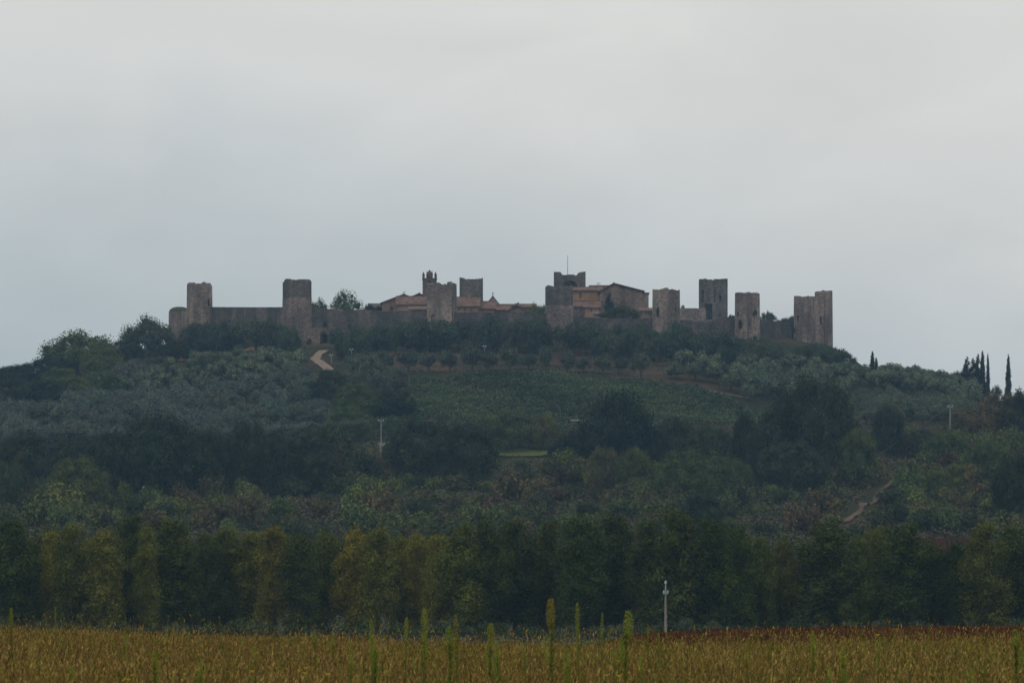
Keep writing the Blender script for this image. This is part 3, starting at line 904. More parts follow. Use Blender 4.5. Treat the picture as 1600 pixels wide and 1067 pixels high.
# ------------------------------------------------------------------ houses inside the walls
def house(label, pxl, pxr, eave, ridge, base, Y, depth=8.0, axis='x', rz=0.0, wall='stone_house', windows=(), chimneys=(), over=.5, name='house', cat='house', ridge_px=None, roofmat='roof', lean=False):
    """axis x: ridge across the view (roof slope faces the viewer); axis y: gable faces the viewer"""
    s = K * Y
    w = (pxr - pxl) * s
    cx, cy = ((pxl + pxr) / 2 - 800) * s, Y + depth / 2
    zb = zat(base, Y)
    ze, zr = zat(eave, Y) - zb, zat(ridge, Y) - zb
    rt = empty(name, (cx, cy, zb), rz); tag(rt, label, cat, 'houses inside the castle walls')
    hw, hd = w / 2, depth / 2
    mb = MB()
    wins = []
    for (px, py, ww, wh, *kind) in windows:
        wins.append((((px - (pxl + pxr) / 2) * s), zat(py, Y) - zb, ww / 2 * s, wh / 2 * s, kind[0] if kind else 'glass'))
    # front wall with real openings
    us = sorted({-hw, hw} | {v for q in wins for v in (q[0] - q[2], q[0] + q[2])})
    zs = sorted({0, ze} | {v for q in wins for v in (q[1] - q[3], q[1] + q[3])})
    zs = [z for z in zs if z <= ze]
    inside = lambda x, z: any(abs(x - q[0]) < q[2] and abs(z - q[1]) < q[3] for q in wins)
    for i in range(len(us) - 1):
        for j in range(len(zs) - 1):
            if not inside((us[i] + us[i + 1]) / 2, (zs[j] + zs[j + 1]) / 2):
                mb.quad((us[i], -hd, zs[j]), (us[i + 1], -hd, zs[j]), (us[i + 1], -hd, zs[j + 1]), (us[i], -hd, zs[j + 1]))
    for q in wins:
        x0, x1, z0, z1, d0 = q[0] - q[2], q[0] + q[2], q[1] - q[3], q[1] + q[3], -hd + .3
        mb.quad((x0, -hd, z0), (x0, d0, z0), (x0, d0, z1), (x0, -hd, z1)); mb.quad((x1, d0, z0), (x1, -hd, z0), (x1, -hd, z1), (x1, d0, z1))
        mb.quad((x0, -hd, z0), (x1, -hd, z0), (x1, d0, z0), (x0, d0, z0)); mb.quad((x0, d0, z1), (x1, d0, z1), (x1, -hd, z1), (x0, -hd, z1))
    mb.quad((hw, -hd, 0), (hw, hd, 0), (hw, hd, ze), (hw, -hd, ze)); mb.quad((-hw, hd, 0), (-hw, -hd, 0), (-hw, -hd, ze), (-hw, hd, ze))
    mb.quad((hw, hd, 0), (-hw, hd, 0), (-hw, hd, ze), (hw, hd, ze))
    rx = ((ridge_px - (pxl + pxr) / 2) * s) if ridge_px else 0.0
    if axis == 'y':
        mb.poly([(-hw, -hd, ze), (hw, -hd, ze), (rx, -hd, zr)]); mb.poly([(hw, hd, ze), (-hw, hd, ze), (rx, hd, zr)])
    elif lean:
        mb.poly([(hw, -hd, ze), (hw, hd, ze), (hw, hd, zr)]); mb.poly([(-hw, hd, ze), (-hw, -hd, ze), (-hw, hd, zr)]); mb.quad((hw, hd, ze), (-hw, hd, ze), (-hw, hd, zr), (hw, hd, zr))
    else:
        mb.poly([(hw, -hd, ze), (hw, hd, ze), (hw, 0, zr)]); mb.poly([(-hw, hd, ze), (-hw, -hd, ze), (-hw, 0, zr)])
    mb.build('wall', M[wall], rt)
    rb = MB(); th = .22
    def roof_slab(a_, b_, c_, d_):
        up = [(p[0], p[1], p[2] + th) for p in (a_, b_, c_, d_)]; lo = [a_, b_, c_, d_]
        rb.quad(*up); rb.quad(*lo[::-1])
        for i in range(4): rb.quad(lo[i], lo[(i + 1) % 4], up[(i + 1) % 4], up[i])
    o = over
    if axis == 'y':
        sl = (zr - ze) / (rx + hw); sr = (zr - ze) / (hw - rx)
        roof_slab((-hw - o, -hd - o, ze - sl * o + .03), (rx, -hd - o, zr + .03), (rx, hd + o, zr + .03), (-hw - o, hd + o, ze - sl * o + .03))
        roof_slab((rx, -hd - o, zr + .035), (hw + o, -hd - o, ze - sr * o + .035), (hw + o, hd + o, ze - sr * o + .035), (rx, hd + o, zr + .035))
    elif lean:
        sl = (zr - ze) / depth
        roof_slab((-hw - o, -hd - o, ze - sl * o + .03), (hw + o, -hd - o, ze - sl * o + .03), (hw + o, hd, zr + .03), (-hw - o, hd, zr + .03))
    else:
        sl = (zr - ze) / hd
        roof_slab((-hw - o, -hd - o, ze - sl * o + .03), (hw + o, -hd - o, ze - sl * o + .03), (hw + o, 0, zr + .03), (-hw - o, 0, zr + .03))
        roof_slab((-hw - o, 0, zr + .035), (hw + o, 0, zr + .035), (hw + o, hd + o, ze - sl * o + .035), (-hw - o, hd + o, ze - sl * o + .035))
    # ridge tiles
    if axis == 'y': rb.box(rx - .16, rx + .16, -hd - o, hd + o, zr + th, zr + th + .16)
    elif not lean: rb.box(-hw - o, hw + o, -.16, .16, zr + th, zr + th + .16)
    ro = rb.build('roof', M[roofmat], rt)
    for q in wins:
        wb = MB(); x0, x1, z0, z1 = q[0] - q[2], q[0] + q[2], q[1] - q[3], q[1] + q[3]; d0 = -hd + .24
        f = .09
        wb.box(x0, x1, d0, d0 + .08, z0, z0 + f); wb.box(x0, x1, d0, d0 + .08, z1 - f, z1); wb.box(x0, x0 + f, d0, d0 + .08, z0 + f, z1 - f); wb.box(x1 - f, x1, d0, d0 + .08, z0 + f, z1 - f)
        wo = wb.build('window', M['wood'], rt)
        pb = MB()
        if q[4] == 'shutter':
            pb.box(x0 + f, x1 - f, d0 + .02, d0 + .06, z0 + f, z1 - f); pb.build('shutter', M['shutter'], wo)
        else:
            pb.box(x0 + f, x1 - f, d0 + .03, d0 + .05, z0 + f, z1 - f); pb.build('pane', M['glass'], wo)
    for (px, pt_, pb_, cw) in chimneys:
        cb = MB(); x = (px - (pxl + pxr) / 2) * s; zt_ = zat(pt_, Y) - zb; z0 = zat(pb_, Y) - zb
        yy = -hd * .35 if axis == 'x' and not lean else 0
        h_ = cw * s / 2
        cb.box(x - h_, x + h_, yy - .4, yy + .4, z0 - 1.5, zt_ - .35)
        cb.box(x - h_ - .12, x + h_ + .12, yy - .52, yy + .52, zt_ - .32, zt_ - .15)
        cb.box(x - h_ + .05, x + h_ - .05, yy - .35, yy + .35, zt_ - .15, zt_)
        cb.build('chimney', M[wall], ro)
    return rt

house('gabled pinkish house at the left end of the roofs, one square dark window', 597, 664, 473.5, 460.5, 500, 1150, 9, 'y', wall='plaster_pink', windows=((612, 483, 5.5, 7.5),), ridge_px=631)
house('long tiled house left of the broad tower, low overhanging eave', 621, 676, 475.5, 463, 500, 1144, 8, 'x', wall='plaster_pink', windows=((650, 483, 3, 4),))
house('lean-to roof just above the wall, left of the broad tower', 640, 676, 484, 478, 500, 1124, 5, 'x', wall='stone_house', lean=True)
house('house with a small humped roof left of the bell tower', 646, 664, 463, 459.2, 490, 1185, 7, 'y', wall='stone_house')
house('long tiled roof right of the broad tower, with a chimney and a skylight', 706, 748, 478, 464, 500, 1140, 9, 'x', wall='plaster_pink', windows=((717, 484, 2.5, 4), (726, 484.5, 2.5, 4), (736, 485, 2.5, 4)), chimneys=((733, 458.5, 467, 5),))
house('lower end of the long tiled roof, sloping towards the church gable', 746, 772, 482, 471, 500, 1142, 8, 'x', wall='plaster_pink', windows=((755, 485.5, 2, 3),))
house('small church gable with a ball finial among the roofs', 761, 779, 474.5, 463.5, 500, 1160, 8, 'y', wall='plaster_pale', windows=((767, 474, 2.2, 4),), name='church', cat='church', ridge_px=770)
house('low grey roof behind, right of the church gable', 777, 812, 478, 475.6, 495, 1190, 8, 'x', wall='stone_house', chimneys=((806, 473, 478, 2), (809.5, 471.5, 478, 2)))
house('low tiled house between the church gable and the bush', 770, 796, 484.5, 477, 500, 1150, 7, 'x', wall='plaster_pink', chimneys=((775, 474, 479, 1.6),))
house('low gabled house with pale end wall beside the bush', 792, 826, 486, 478, 500, 1146, 7, 'y', wall='stone_house', ridge_px=808)
house('low roof behind the gabled house beside the bush', 810, 836, 480, 475.5, 500, 1170, 7, 'x', wall='stone_house')
house('small grey house right of the skyline trees, left of the pink gable', 577, 600, 481, 475, 500, 1175, 7, 'x', wall='stone', roofmat='stone_dark')
house('orange plastered house with a tall shuttered window beside the arched tower', 893, 944, 454, 448.5, 500, 1165, 9, 'x', wall='plaster_orange', windows=((907, 462.5, 4, 9, 'shutter'),), over=.6)
house('darker orange wing between the orange house and the conifer', 923, 950, 453, 446.5, 500, 1167.5, 7, 'x', wall='stone_house', chimneys=((943, 445, 449, 3),))
house('red tiled low house in front of the orange house', 914, 936, 480, 471, 500, 1140, 6, 'x', wall='plaster_pink', windows=((924, 485, 2.5, 3),), chimneys=((925, 469.5, 473, 2.5),))
house('red roofed shed beside the dark topped tower', 890, 914, 478.5, 470.5, 500, 1143, 5, 'x', wall='stone_house', windows=((900, 483, 3, 3), (907, 483.5, 2.5, 3)))
house('large stone house with a long sloping tiled gable', 937, 1004, 455, 443.5, 505, 1160, 14, 'y', wall='stone_house', ridge_px=959, over=.6, windows=((948, 460, 2, 3),))
house('narrow pale end of the large stone house', 997, 1013.5, 459.5, 457.2, 505, 1162, 10, 'x', wall='plaster_pale', windows=((1004, 466, 2, 4), (1009, 482, 2.2, 4)), over=.3)
house('small house with a pale roof just above the wall', 928, 944, 491.5, 487, 505, 1125, 4, 'x', wall='plaster_pale', lean=True)
house('small stone house against the wall, left of the pale faced tower', 1001, 1024, 486, 480.5, 505, 1135, 5, 'x', wall='stone_house', lean=True, windows=((1015.5, 491.5, 3.5, 3),))

# church finial
def finial():
    x, y, z = P(770, 464, 1160)
    mb = MB(); mb.tube([(0, 0, -.3), (0, 0, .9)], .06, 5)
    o = empty('church_finial', (x, y, z)); tag(o, 'small ball on a rod above the church gable', 'finial')
    mb.build('rod', M['metal'], o)
    mb = MB(); mb.v = [tuple(v * .28 + np.array([0, 0, 1.05])) for v in ICO1_V]; mb.f = [tuple(f) for f in ICO1_F]; mb.build('ball', M['metal'], o)
finial()

def bell_tower():
    Y = 1205; s = K * Y
    cx, cy = (671 - 800) * s, Y + 2.1
    zb = zat(500, Y)
    hw = 10.8 * s
    rt = empty('bell_tower', (cx, cy, zb)); tag(rt, 'slim bell tower crowned with pointed pinnacles behind the broad tower', 'bell tower')
    mb = MB(); z1 = zat(436.5, Y)
    holes = {}
    for sd in range(4): holes[sd] = [(hw - .65, hw + .65, zat(451, Y), zat(439.5, Y), .9, True)]
    masonry(mb, rect(cx, cy, 2 * hw, 2 * hw, 0), zb, z1, 0, holes, 71); localise(mb, cx, cy, zb); mb.build('shaft', M['brick'], rt)
    mb = MB(); mb.box(-hw - .15, hw + .15, -hw - .15, hw + .15, z1 - zb + .003, z1 - zb + .35); mb.build('cornice', M['brick'], rt)
    zc_ = z1 - zb + .35
    for sx in (-1, 1):
        for sy in (-1, 1):
            mb = MB(); q = hw - .25
            mb.cone((sx * q, sy * q), .33, .30, zc_, zc_ + .95, 6); mb.cone((sx * q, sy * q), .42, .03, zc_ + .95, zat(424.5, Y) - zb, 6)
            mb.build('pinnacle', M['brick'], rt)
    mb = MB(); mb.cone((0, 0), .98, .95, zc_, zc_ + .9, 8); mb.cone((0, 0), 1.05, .45, zc_ + .9, zc_ + 2.0, 8); mb.cone((0, 0), .45, .03, zc_ + 2.0, zat(420.5, Y) - zb, 8)
    mb.build('spire', M['brick'], rt)
    for i in range(4):
        a_ = math.pi / 4 + i * math.pi / 2
        mb = MB(); c_ = (1.0 * math.cos(a_), 1.0 * math.sin(a_)); mb.cone(c_, .2, .2, zc_, zc_ + 1.2, 6); mb.cone(c_, .26, .02, zc_ + 1.2, zc_ + 2.3, 6); mb.build('pinnacle', M['brick'], rt)
bell_tower()

def aerial(label, px, top, base, Y, arms):
    x, y, z = P(px, base, Y)
    h = (base - top) * K * Y
    o = empty('antenna', (x, y, z)); tag(o, label, 'antenna')
    mb = MB(); mb.tube([(0, 0, -.6), (0, 0, h)], .05, 5); mb.build('mast', M['metal'], o)
    mb = MB()
    for k, (dz, ln) in enumerate(arms): mb.tube([(-ln, 0, h - dz), (ln, 0, h - dz)], .04, 4)
    mb.build('arms', M['metal'], o)
aerial('thin rooftop aerial above the orange house', 935, 441, 449, 1166, ((.2, .5), (.5, .7), (.8, .6)))
aerial('small aerial on the ridge of the pink gabled house', 631.5, 455, 461, 1151, ((.15, .35), (.4, .45)))

# ------------------------------------------------------------------ small fittings on the slope
def floodlight(label, px, py, base, py2=None):
    x, y, z = at_ground(px, base, 1000)
    s = K * y; h = ZC + (H0 - py) * s - z
    h = max(h, 2.0)
    o = empty('floodlight', (x, y, z - .2)); tag(o, label, 'floodlight', 'floodlights below the castle walls')
    mb = MB(); mb.tube([(0, 0, 0), (0, 0, h)], .07, 6); mb.build('pole', M['metal'], o)
    lv = [h] + ([ZC + (H0 - py2) * s - z] if py2 else [])
    for hz in lv:
        for sx in (-1, 1):
            mb = MB(); mb.box(sx * .30 - .17, sx * .30 + .17, -.2, .1, hz - .05, hz + .24); mb.build('lamp_head', M['white'], o)
    mb = MB(); mb.box(-.7, .7, -.04, .04, h - .09, h - .055); mb.build('crossbar', M['metal'], o)
floodlight('floodlight pole with two pale lamp boxes on the left slope, below the leftmost towers', 329.5, 556, 581, 574)
floodlight('white floodlights right of the castle gate, among dark bushes', 549, 545, 566)
floodlight('white floodlights beside the gate road, just right of its bend', 517.5, 554, 572)
floodlight('white floodlights on the slope below the long tiled roof', 757, 540, 556)
floodlight('white floodlights below the front tower with the pale right face', 1075.5, 557, 572)
floodlight('white floodlights below the slim towers, at the right of the slope', 1210, 563, 580)

def fence(px0, px1, py, n):
    pts = [at_ground(px0 + (px1 - px0) * i / n, py + 5 * i / n, 980) for i in range(n + 1)]
    o = empty('rail_fence', pts[0]); tag(o, 'low wooden rail fence along the terrace path below the olive row', 'fence')
    ox, oy, oz = pts[0]
    L_ = [(x - ox, y - oy, z - oz) for x, y, z in pts]
    for p in L_:
        mb = MB(); mb.box(p[0] - .07, p[0] + .07, p[1] - .07, p[1] + .07, p[2] - .3, p[2] + 1.15); mb.build('post', M['wood'], o)
    for hz in (.6, 1.05):
        for a_, b_ in zip(L_[:-1], L_[1:]):
            mb = MB(); mb.tube([(a_[0], a_[1] - .1, a_[2] + hz), (b_[0], b_[1] - .1, b_[2] + hz)], .06, 5); mb.build('rail', M['wood'], o)
fence(895, 1035, 583, 11)

def shed():
    x, y, z = at_ground(903, 668, 900)
    o = empty('small_shed', (x, y, z)); tag(o, 'tiny reddish shed with a white roof at the foot of the vineyard', 'shed')
    mb = MB(); mb.box(-1.4, 1.3, -.8, .8, -.3, 1.25); mb.build('wall', flat('rusty boards', (.22, .11, .08)), o)
    mb = MB(); mb.box(-1.7, 1.6, -1, 1, 1.28, 1.5); mb.build('roof', M['white'], o)
    mb = MB(); mb.box(-.4, .3, -.83, -.803, 0, 1.1); mb.build('door', M['darkwood'], o)
shed()
house('small pinkish house half hidden by trees on the right', 1519, 1543, 648, 640, 676, 935, 6, 'y', wall='plaster_pink', windows=((1533, 662, 3.5, 7), (1525, 662, 3, 4)), name='farmhouse')
house('tiny dark roofed hut on the right skyline beside the small cypresses', 1384, 1399, 576.5, 574, 600, 1165, 3, 'x', wall='stone', roofmat='stone_dark', name='hut', cat='hut', over=.2)

# utility poles and wires
def pole(label, px, top, Y, base, rad, arm=True, n_ins=2):
    x = (px - 800) * K * Y
    z0 = gz(x, Y) if base is None else zat(base, Y)
    h = zat(top, Y) - z0
    o = empty('utility_pole', (x, Y, z0)); tag(o, label, 'utility pole', 'utility poles')
    mb = MB(); mb.tube([(0, 0, -.5), (0, 0, h)], [rad * 1.25, rad * .8], 8); mb.build('shaft', M['concrete'], o)
    if arm:
        mb = MB(); mb.box(-.6, .6, -rad - .08, -rad, h - .6, h - .48); mb.build('crossarm', M['metal'], o)
    for i in range(n_ins):
        mb = MB(); dx = (-.5, .5, 0)[i] if arm else (0, .0, 0)[i]
        zz = h - .45 if arm else h - 0.05 - i * .75
        mb.cone((dx, -rad - .04 if arm else 0), .13 if arm else rad * 1.3, .07, zz, zz + .3, 8); mb.build('insulator', M['insulator'], o)
    return (x, Y, z0 + h)
p2 = pole('grey pole rising among the dark trees in the middle of the slope', 595.5, 654, 905, 716, .13)
p3 = pole('pale pole at the right, beside the half hidden house', 1484.5, 632, 925, 674, .15)
def near_pole():
    Y = 330; x = (1040 - 800) * K * Y; z0 = gz(x, Y); h = zat(908, Y) - z0
    o = empty('utility_pole', (x, Y, z0)); tag(o, 'tall pale concrete pole standing before the tree row behind the field', 'utility pole', 'utility poles')
    mb = MB(); mb.tube([(0, 0, -.5), (0, 0, h - 1.0)], [.125, .08], 10); mb.build('shaft', M['concrete'], o)
    mb = MB(); mb.tube([(0, 0, h - .99), (0, 0, h - .12)], [.07, .05], 8); mb.build('top_rod', M['metal'], o)
    mb = MB(); mb.cone((0, 0), .10, .06, h - .16, h + .06, 8); mb.build('insulator', M['insulator'], o)
    for sx in (-1, 1):
        mb = MB(); mb.cone((sx * .15, -.1), .08, .05, h - .92, h - .70, 8); mb.build('insulator', M['insulator'], o)
    mb = MB(); mb.box(-.22, .22, -.16, -.08, h - 1.02, h - .95); mb.build('bracket', M['metal'], o)
near_pole()
def wire(label, a_, b_, sag, n=24):
    a_, b_ = Vector(a_), Vector(b_)
    mb = MB()
    mb.tube([a_.lerp(b_, t / n) - Vector((0, 0, sag * 4 * (t / n) * (1 - t / n))) - a_ for t in range(n + 1)], .017, 4)
    o = mb.build('overhead_wire', M['wire']); o.location = a_; tag(o, label, 'wire', 'overhead wires')
wire('upper overhead wire running left from the grey pole', P(-220, 652, 880), (p2[0] - .5, p2[1], p2[2]), 2.6)
wire('lower overhead wire running left from the grey pole', P(-220, 654, 880), (p2[0] + .5, p2[1], p2[2] - .2), 2.9)
wire('overhead wire from the grey pole across to the right hand pole', (p2[0] + .5, p2[1], p2[2]), (p3[0] - .5, p3[1], p3[2]), 2.4, 40)
wire('overhead wire falling to the left from the right hand pole over the scrub', P(1120, 830, 720), (p3[0], p3[1], p3[2]), 2.4)

# ------------------------------------------------------------------ trees and shrubs on the hill
def many(kind, spots, color_fn, label, group, cat='tree', name=None):
    for (x, y, w, h) in spots:
        plant(kind, x, y, w, h, color_fn(), label, cat, group, name=name)

# single trees that can be told apart: kind, x, foot, top, width (photo pixels), colour, label
BIG = [
 ('ragged', 122, 590, 513, 116, C_GREEN, 'broad leafy tree with a ragged crown standing on the left skyline'),
 ('ragged', 160, 592, 533, 70, C_GREEN, 'lower leafy tree on the right shoulder of the broad skyline tree'),
 ('oak', 84, 602, 554, 72, C_DARK, 'dark bush on the left shoulder of the broad skyline tree'),
 ('oak', 26, 606, 570, 72, C_GREEN, 'mid green low tree on the left skyline'),
 ('oak', 204, 574, 536, 46, C_DARK, 'low dark tree on the skyline just left of the bushy one'),
 ('oak', 613, 608, 572, 50, C_OLIVE, 'grey green olive at the left end of the vineyard, by the terrace path'),
 ('oak', 592, 622, 582, 50, C_OLIVE, 'rounded grey green olive just below the terrace path end'),
 ('ragged', 233, 560, 495, 88, C_WALL, 'dark bushy tree just left of the rounded tower stump'),
 ('oak', 188, 572, 530, 56, C_DARK, 'low dark tree on the skyline between the broad leafy tree and the bushy one'),
 ('oak', 48, 606, 566, 80, C_DARK, 'low dark tree on the left skyline below the broad leafy tree'),
 ('oak', 5, 610, 572, 66, C_DARK, 'low dark tree on the skyline at the left edge'),
 ('oak', 160, 600, 556, 70, C_GREEN, 'mid green tree right below the broad skyline tree'),
 ('oak', 95, 612, 572, 60, C_GREEN, 'green tree below the left side of the broad skyline tree'),
 ('oak', 275, 566, 530, 46, C_DARK, 'dark tree below the rounded tower stump'),
 ('oak', 22, 642, 588, 88, C_DARK, 'dark oak at the left edge above the olive grove'),
 ('oak', 72, 646, 592, 84, C_DARK, 'dark oak above the left grove, second from the left edge'),
 ('oak', 112, 634, 584, 76, C_GREEN, 'green oak above the left grove, below the broad skyline tree'),
 ('oak', 158, 628, 578, 72, C_GREEN, 'green oak above the left grove, right of the one below the skyline tree'),
 ('ragged', 205, 606, 560, 70, C_OLIVE, 'grey green tree below the bushy skyline tree'),
 ('oak', 245, 596, 556, 58, C_WALL, 'dark green tree just above the olive grove, below the rounded stump'),
 ('oak', 328, 586, 552, 60, C_WALL, 'dark tree around the left floodlight pole'),
 ('oak', 245, 778, 646, 150, C_DARK, 'largest dark oak left of centre, its domed top reaching the olive grove'),
 ('oak', 172, 774, 672, 84, C_DARK, 'dark oak against the left side of the largest domed oak'),
 ('oak', 312, 778, 668, 84, C_DARK, 'dark oak against the right side of the largest domed oak'),
 ('oak', 112, 770, 682, 96, C_DARK, 'dark spreading oak behind the pale green tree on the left'),
 ('oak', 42, 768, 674, 100, C_DARK, 'dark spreading oak near the left edge'),
 ('oak', 124, 806, 712, 98, C_GREEN, 'rounded mid green tree in front of the dark oaks on the left'),
 ('oak', 14, 806, 716, 70, (0.045, .066, .03), 'mid green tree cut by the left edge'),
 ('oak', 385, 772, 656, 84, C_DARK, 'dark oak left of the wide green oak, near the overhead wires'),
 ('oak', 440, 778, 678, 82, C_DARK, 'dark low oak between two taller ones left of the grey pole'),
 ('oak', 508, 772, 663, 132, (0.036, .052, .024), 'wide oak with a domed top just left of the grey pole'),
 ('oak', 566, 772, 706, 66, C_DARK, 'small dark oak below the grey pole'),
 ('oak', 514, 645, 577, 66, C_DARK, 'dark round tree below the bend of the gate road'),
 ('oak', 575, 622, 552, 66, C_OLIVE, 'tall grey green olive right of the dark round tree below the gate road'),
 ('oak', 560, 662, 596, 76, C_GREEN, 'bright green tree below the tall grey green olive'),
 ('oak', 620, 656, 607, 66, C_DARK, 'dark round tree at the left end of the vineyard'),
 ('oak', 545, 690, 632, 78, C_GREEN, 'green bushy tree behind the wide domed oak'),
 ('oak', 655, 758, 652, 108, C_DARK, 'left hand one of the two merged dark oaks right of the grey pole'),
 ('oak', 722, 762, 657, 112, C_DARK, 'right hand one of the two merged dark oaks right of the grey pole'),
 ('oak', 800, 706, 640, 74, C_GREEN, 'green tree above the strip of mown grass'),
 ('oak', 848, 706, 646, 54, (0.085, 0.095, .026), 'yellowish green tree above the right end of the mown strip'),
 ('oak', 760, 700, 648, 60, C_GREEN, 'green tree behind the merged dark oaks'),
 ('oak', 962, 752, 611, 122, C_CYP, 'tall very dark round tree in front of the vineyard'),
 ('oak', 908, 744, 672, 88, C_CYP, 'very dark low tree on the left shoulder of the tall round one'),
 ('oak', 876, 738, 690, 44, C_CYP, 'small very dark tree at the right end of the mown strip'),
 ('oak', 1015, 748, 664, 84, C_DARK, 'dark tree on the right shoulder of the tall round one'),
 ('oak', 1062, 742, 652, 84, C_DARK, 'dark tree at the foot of the vineyard, right of the tall round tree'),
 ('oak', 1112, 746, 662, 80, (0.045, .062, .026), 'green tree at the foot of the vineyard, left of the narrow dark one'),
 ('oak', 1166, 752, 643, 48, C_CYP, 'narrow dark tree left of the largest oak on the right'),
 ('oak', 1272, 762, 586, 134, C_DARK, 'largest oak on the right, its tall crown rising over the right olive grove'),
 ('oak', 1212, 764, 632, 96, C_DARK, 'dark oak against the left side of the tall oak on the right'),
 ('oak', 1238, 776, 688, 110, (0.036, .052, .026), 'low green oak in front of the tall oak on the right'),
 ('oak', 1336, 758, 668, 72, C_GREEN, 'rounded green tree at the right foot of the tall oak'),
 ('oak', 1386, 722, 630, 52, C_DARK, 'upright dark tree standing alone right of the tall oak'),
 ('oak', 943, 782, 695, 56, C_BROWN, 'brownish upright tree in front of the tall very dark round tree'),
 ('oak', 992, 784, 698, 66, C_GREEN, 'rounded light green tree in front of the dark ones, right of the brownish one'),
 ('oak', 1072, 796, 700, 100, C_GREEN, 'wide green tree below the foot of the vineyard'),
 ('oak', 1146, 780, 716, 62, C_GREEN, 'small rounded green tree below the narrow dark tree'),
 ('oak', 1562, 704, 612, 104, C_BROWN, 'wide brownish autumn tree at the right edge below the cypresses'),
 ('oak', 1605, 704, 606, 80, C_DARK, 'dark tree cut by the right edge below the cypresses'),
 ('oak', 1512, 676, 636, 58, C_BROWN, 'low brownish tree beside the pale pole on the right'),
 ('oak', 1440, 712, 668, 60, (0.05, .06, .03), 'bushy green tree at the top of the dirt track'),
 ('oak', 1478, 742, 672, 78, C_GREEN, 'green tree below the pale pole on the right'),
 ('oak', 1545, 772, 688, 90, C_GREEN, 'wide green tree below the brownish autumn tree'),
 ('oak', 1592, 832, 704, 88, C_DARK, 'large dark tree at the right edge above the tree row'),
 ('oak', 1498, 776, 722, 66, C_LIME, 'light green bushy tree right of the dirt track'),
 ('oak', 1460, 786, 734, 58, C_GREEN, 'small green tree beside the lower dirt track'),
 ('oak', 1095, 838, 768, 72, C_DARK, 'dark bushy tree low on the scrubby slope, right of centre'),
 ('oak', 920, 826, 784, 44, C_DARK, 'small dark bush low on the scrubby slope near the centre'),
 ('airy', 538, 498, 451, 66, C_GREEN, 'round airy tree on the skyline behind the castle wall, left of the houses'),
 ('airy', 499, 498, 462, 46, C_GREEN, 'low airy tree behind the castle wall, beside the tower left of the gate'),
]
for kd, px, base, top, w, col, lab in BIG:
    if top < 510 and 480 < px < 600:
        plant_px(kd, px, base, top, w, jit(col, .08), lab, Y=1172)
    else:
        plant_px(kd, px, base, top, w, jit(col, .08), lab)

# cypresses and conifers on the right skyline, standing on the far side of the brow
for kd, px, base, top, w, lab in (
 ('cypress', 1363, 578, 547, 11, 'taller one of the two small cypresses on the right skyline'),
 ('cypress', 1369, 580, 557, 9, 'shorter one of the two small cypresses on the right skyline'),
 ('cypress', 1535, 618, 546, 14, 'slender cypress at the left of the tall skyline trio'),
 ('cypress', 1543.5, 620, 550, 8.5, 'thinnest cypress, in the middle of the skyline trio'),
 ('cypress', 1575.5, 620, 551, 12.5, 'lone cypress standing apart at the right end of the skyline'),
 ('conifer', 1511, 614, 555, 32, 'pointed conifer at the left end of the dark skyline clump'),
 ('conifer', 1520, 616, 557, 32, 'second conifer from the left in the dark skyline clump'),
 ('conifer', 1528, 616, 551, 28, 'tallest conifer of the dark skyline clump, against the cypress'),
 ('oak', 1504, 616, 578, 46, 'low dark bush at the foot of the dark conifer clump'),
 ('airy', 1557, 622, 600, 24, 'small open tree on the skyline between the cypresses')):
    plant_px(kd, px, base, top, w, jit(C_CYP, .05), lab, Y=1150)
# greenery inside the walls
for kd, px, top, w, Y, col, lab in (
 ('conifer', 952, 456, 30, 1140, C_CYP, 'dark conical tree in front of the large stone house'),
 ('oak', 972, 477, 56, 1122, (0.055, .065, .028), 'wide low green bush in front of the large stone house'),
 ('shrub', 946, 487, 26, 1120, (0.055, .065, .028), 'low green bush left of the wide bush by the stone house'),
 ('airy', 834, 470, 30, 1128, C_LIME, 'yellow green bush behind the wall, left of the dark topped tower'),
 ('oak', 846, 476, 24, 1128, C_GREEN, 'darker bush beside the dark topped tower'),
 ('oak', 576, 475, 20, 1160, C_DARK, 'small dark bush on the wall left of the grey house'),
 ('oak', 592, 478, 26, 1158, C_DARK, 'dark bush in front of the small grey house'),
 ('oak', 1143, 492, 18, 1170, C_DARK, 'small dark bush behind the wall beside the ivy patched tower'),
 ('oak', 1200, 488, 32, 1180, C_WALL, 'green bush behind the wall right of the ivy patched tower'),
 ('oak', 1224, 497, 40, 1180, C_WALL, 'low green bush behind the wall near the slim right towers'),
 ('oak', 1236, 494, 20, 1180, C_WALL, 'green bush against the slim right tower'),
 ('cypress', 1199.5, 483, 4, 1182, C_CYP, 'tiny pointed cypress sticking up behind the wall on the right'),
 ('shrub', 1067, 476, 7, 1251, C_GREEN, 'tuft of plants on top of the far castle wall')):
    zb = zat(top, Y)
    hh = min(max(zb - gz((px - 800) * K * Y, Y), 3.0), 15) if kd != 'shrub' else 12 * K * Y
    plant(kd, (px - 800) * K * Y, Y, w * K * Y, hh, jit(col, .08), lab, 'bush' if 'bush' in lab or 'tuft' in lab else 'tree', z=zb - hh + .15,
          name=None if kd not in ('oak', 'airy') else 'leafy_bush')
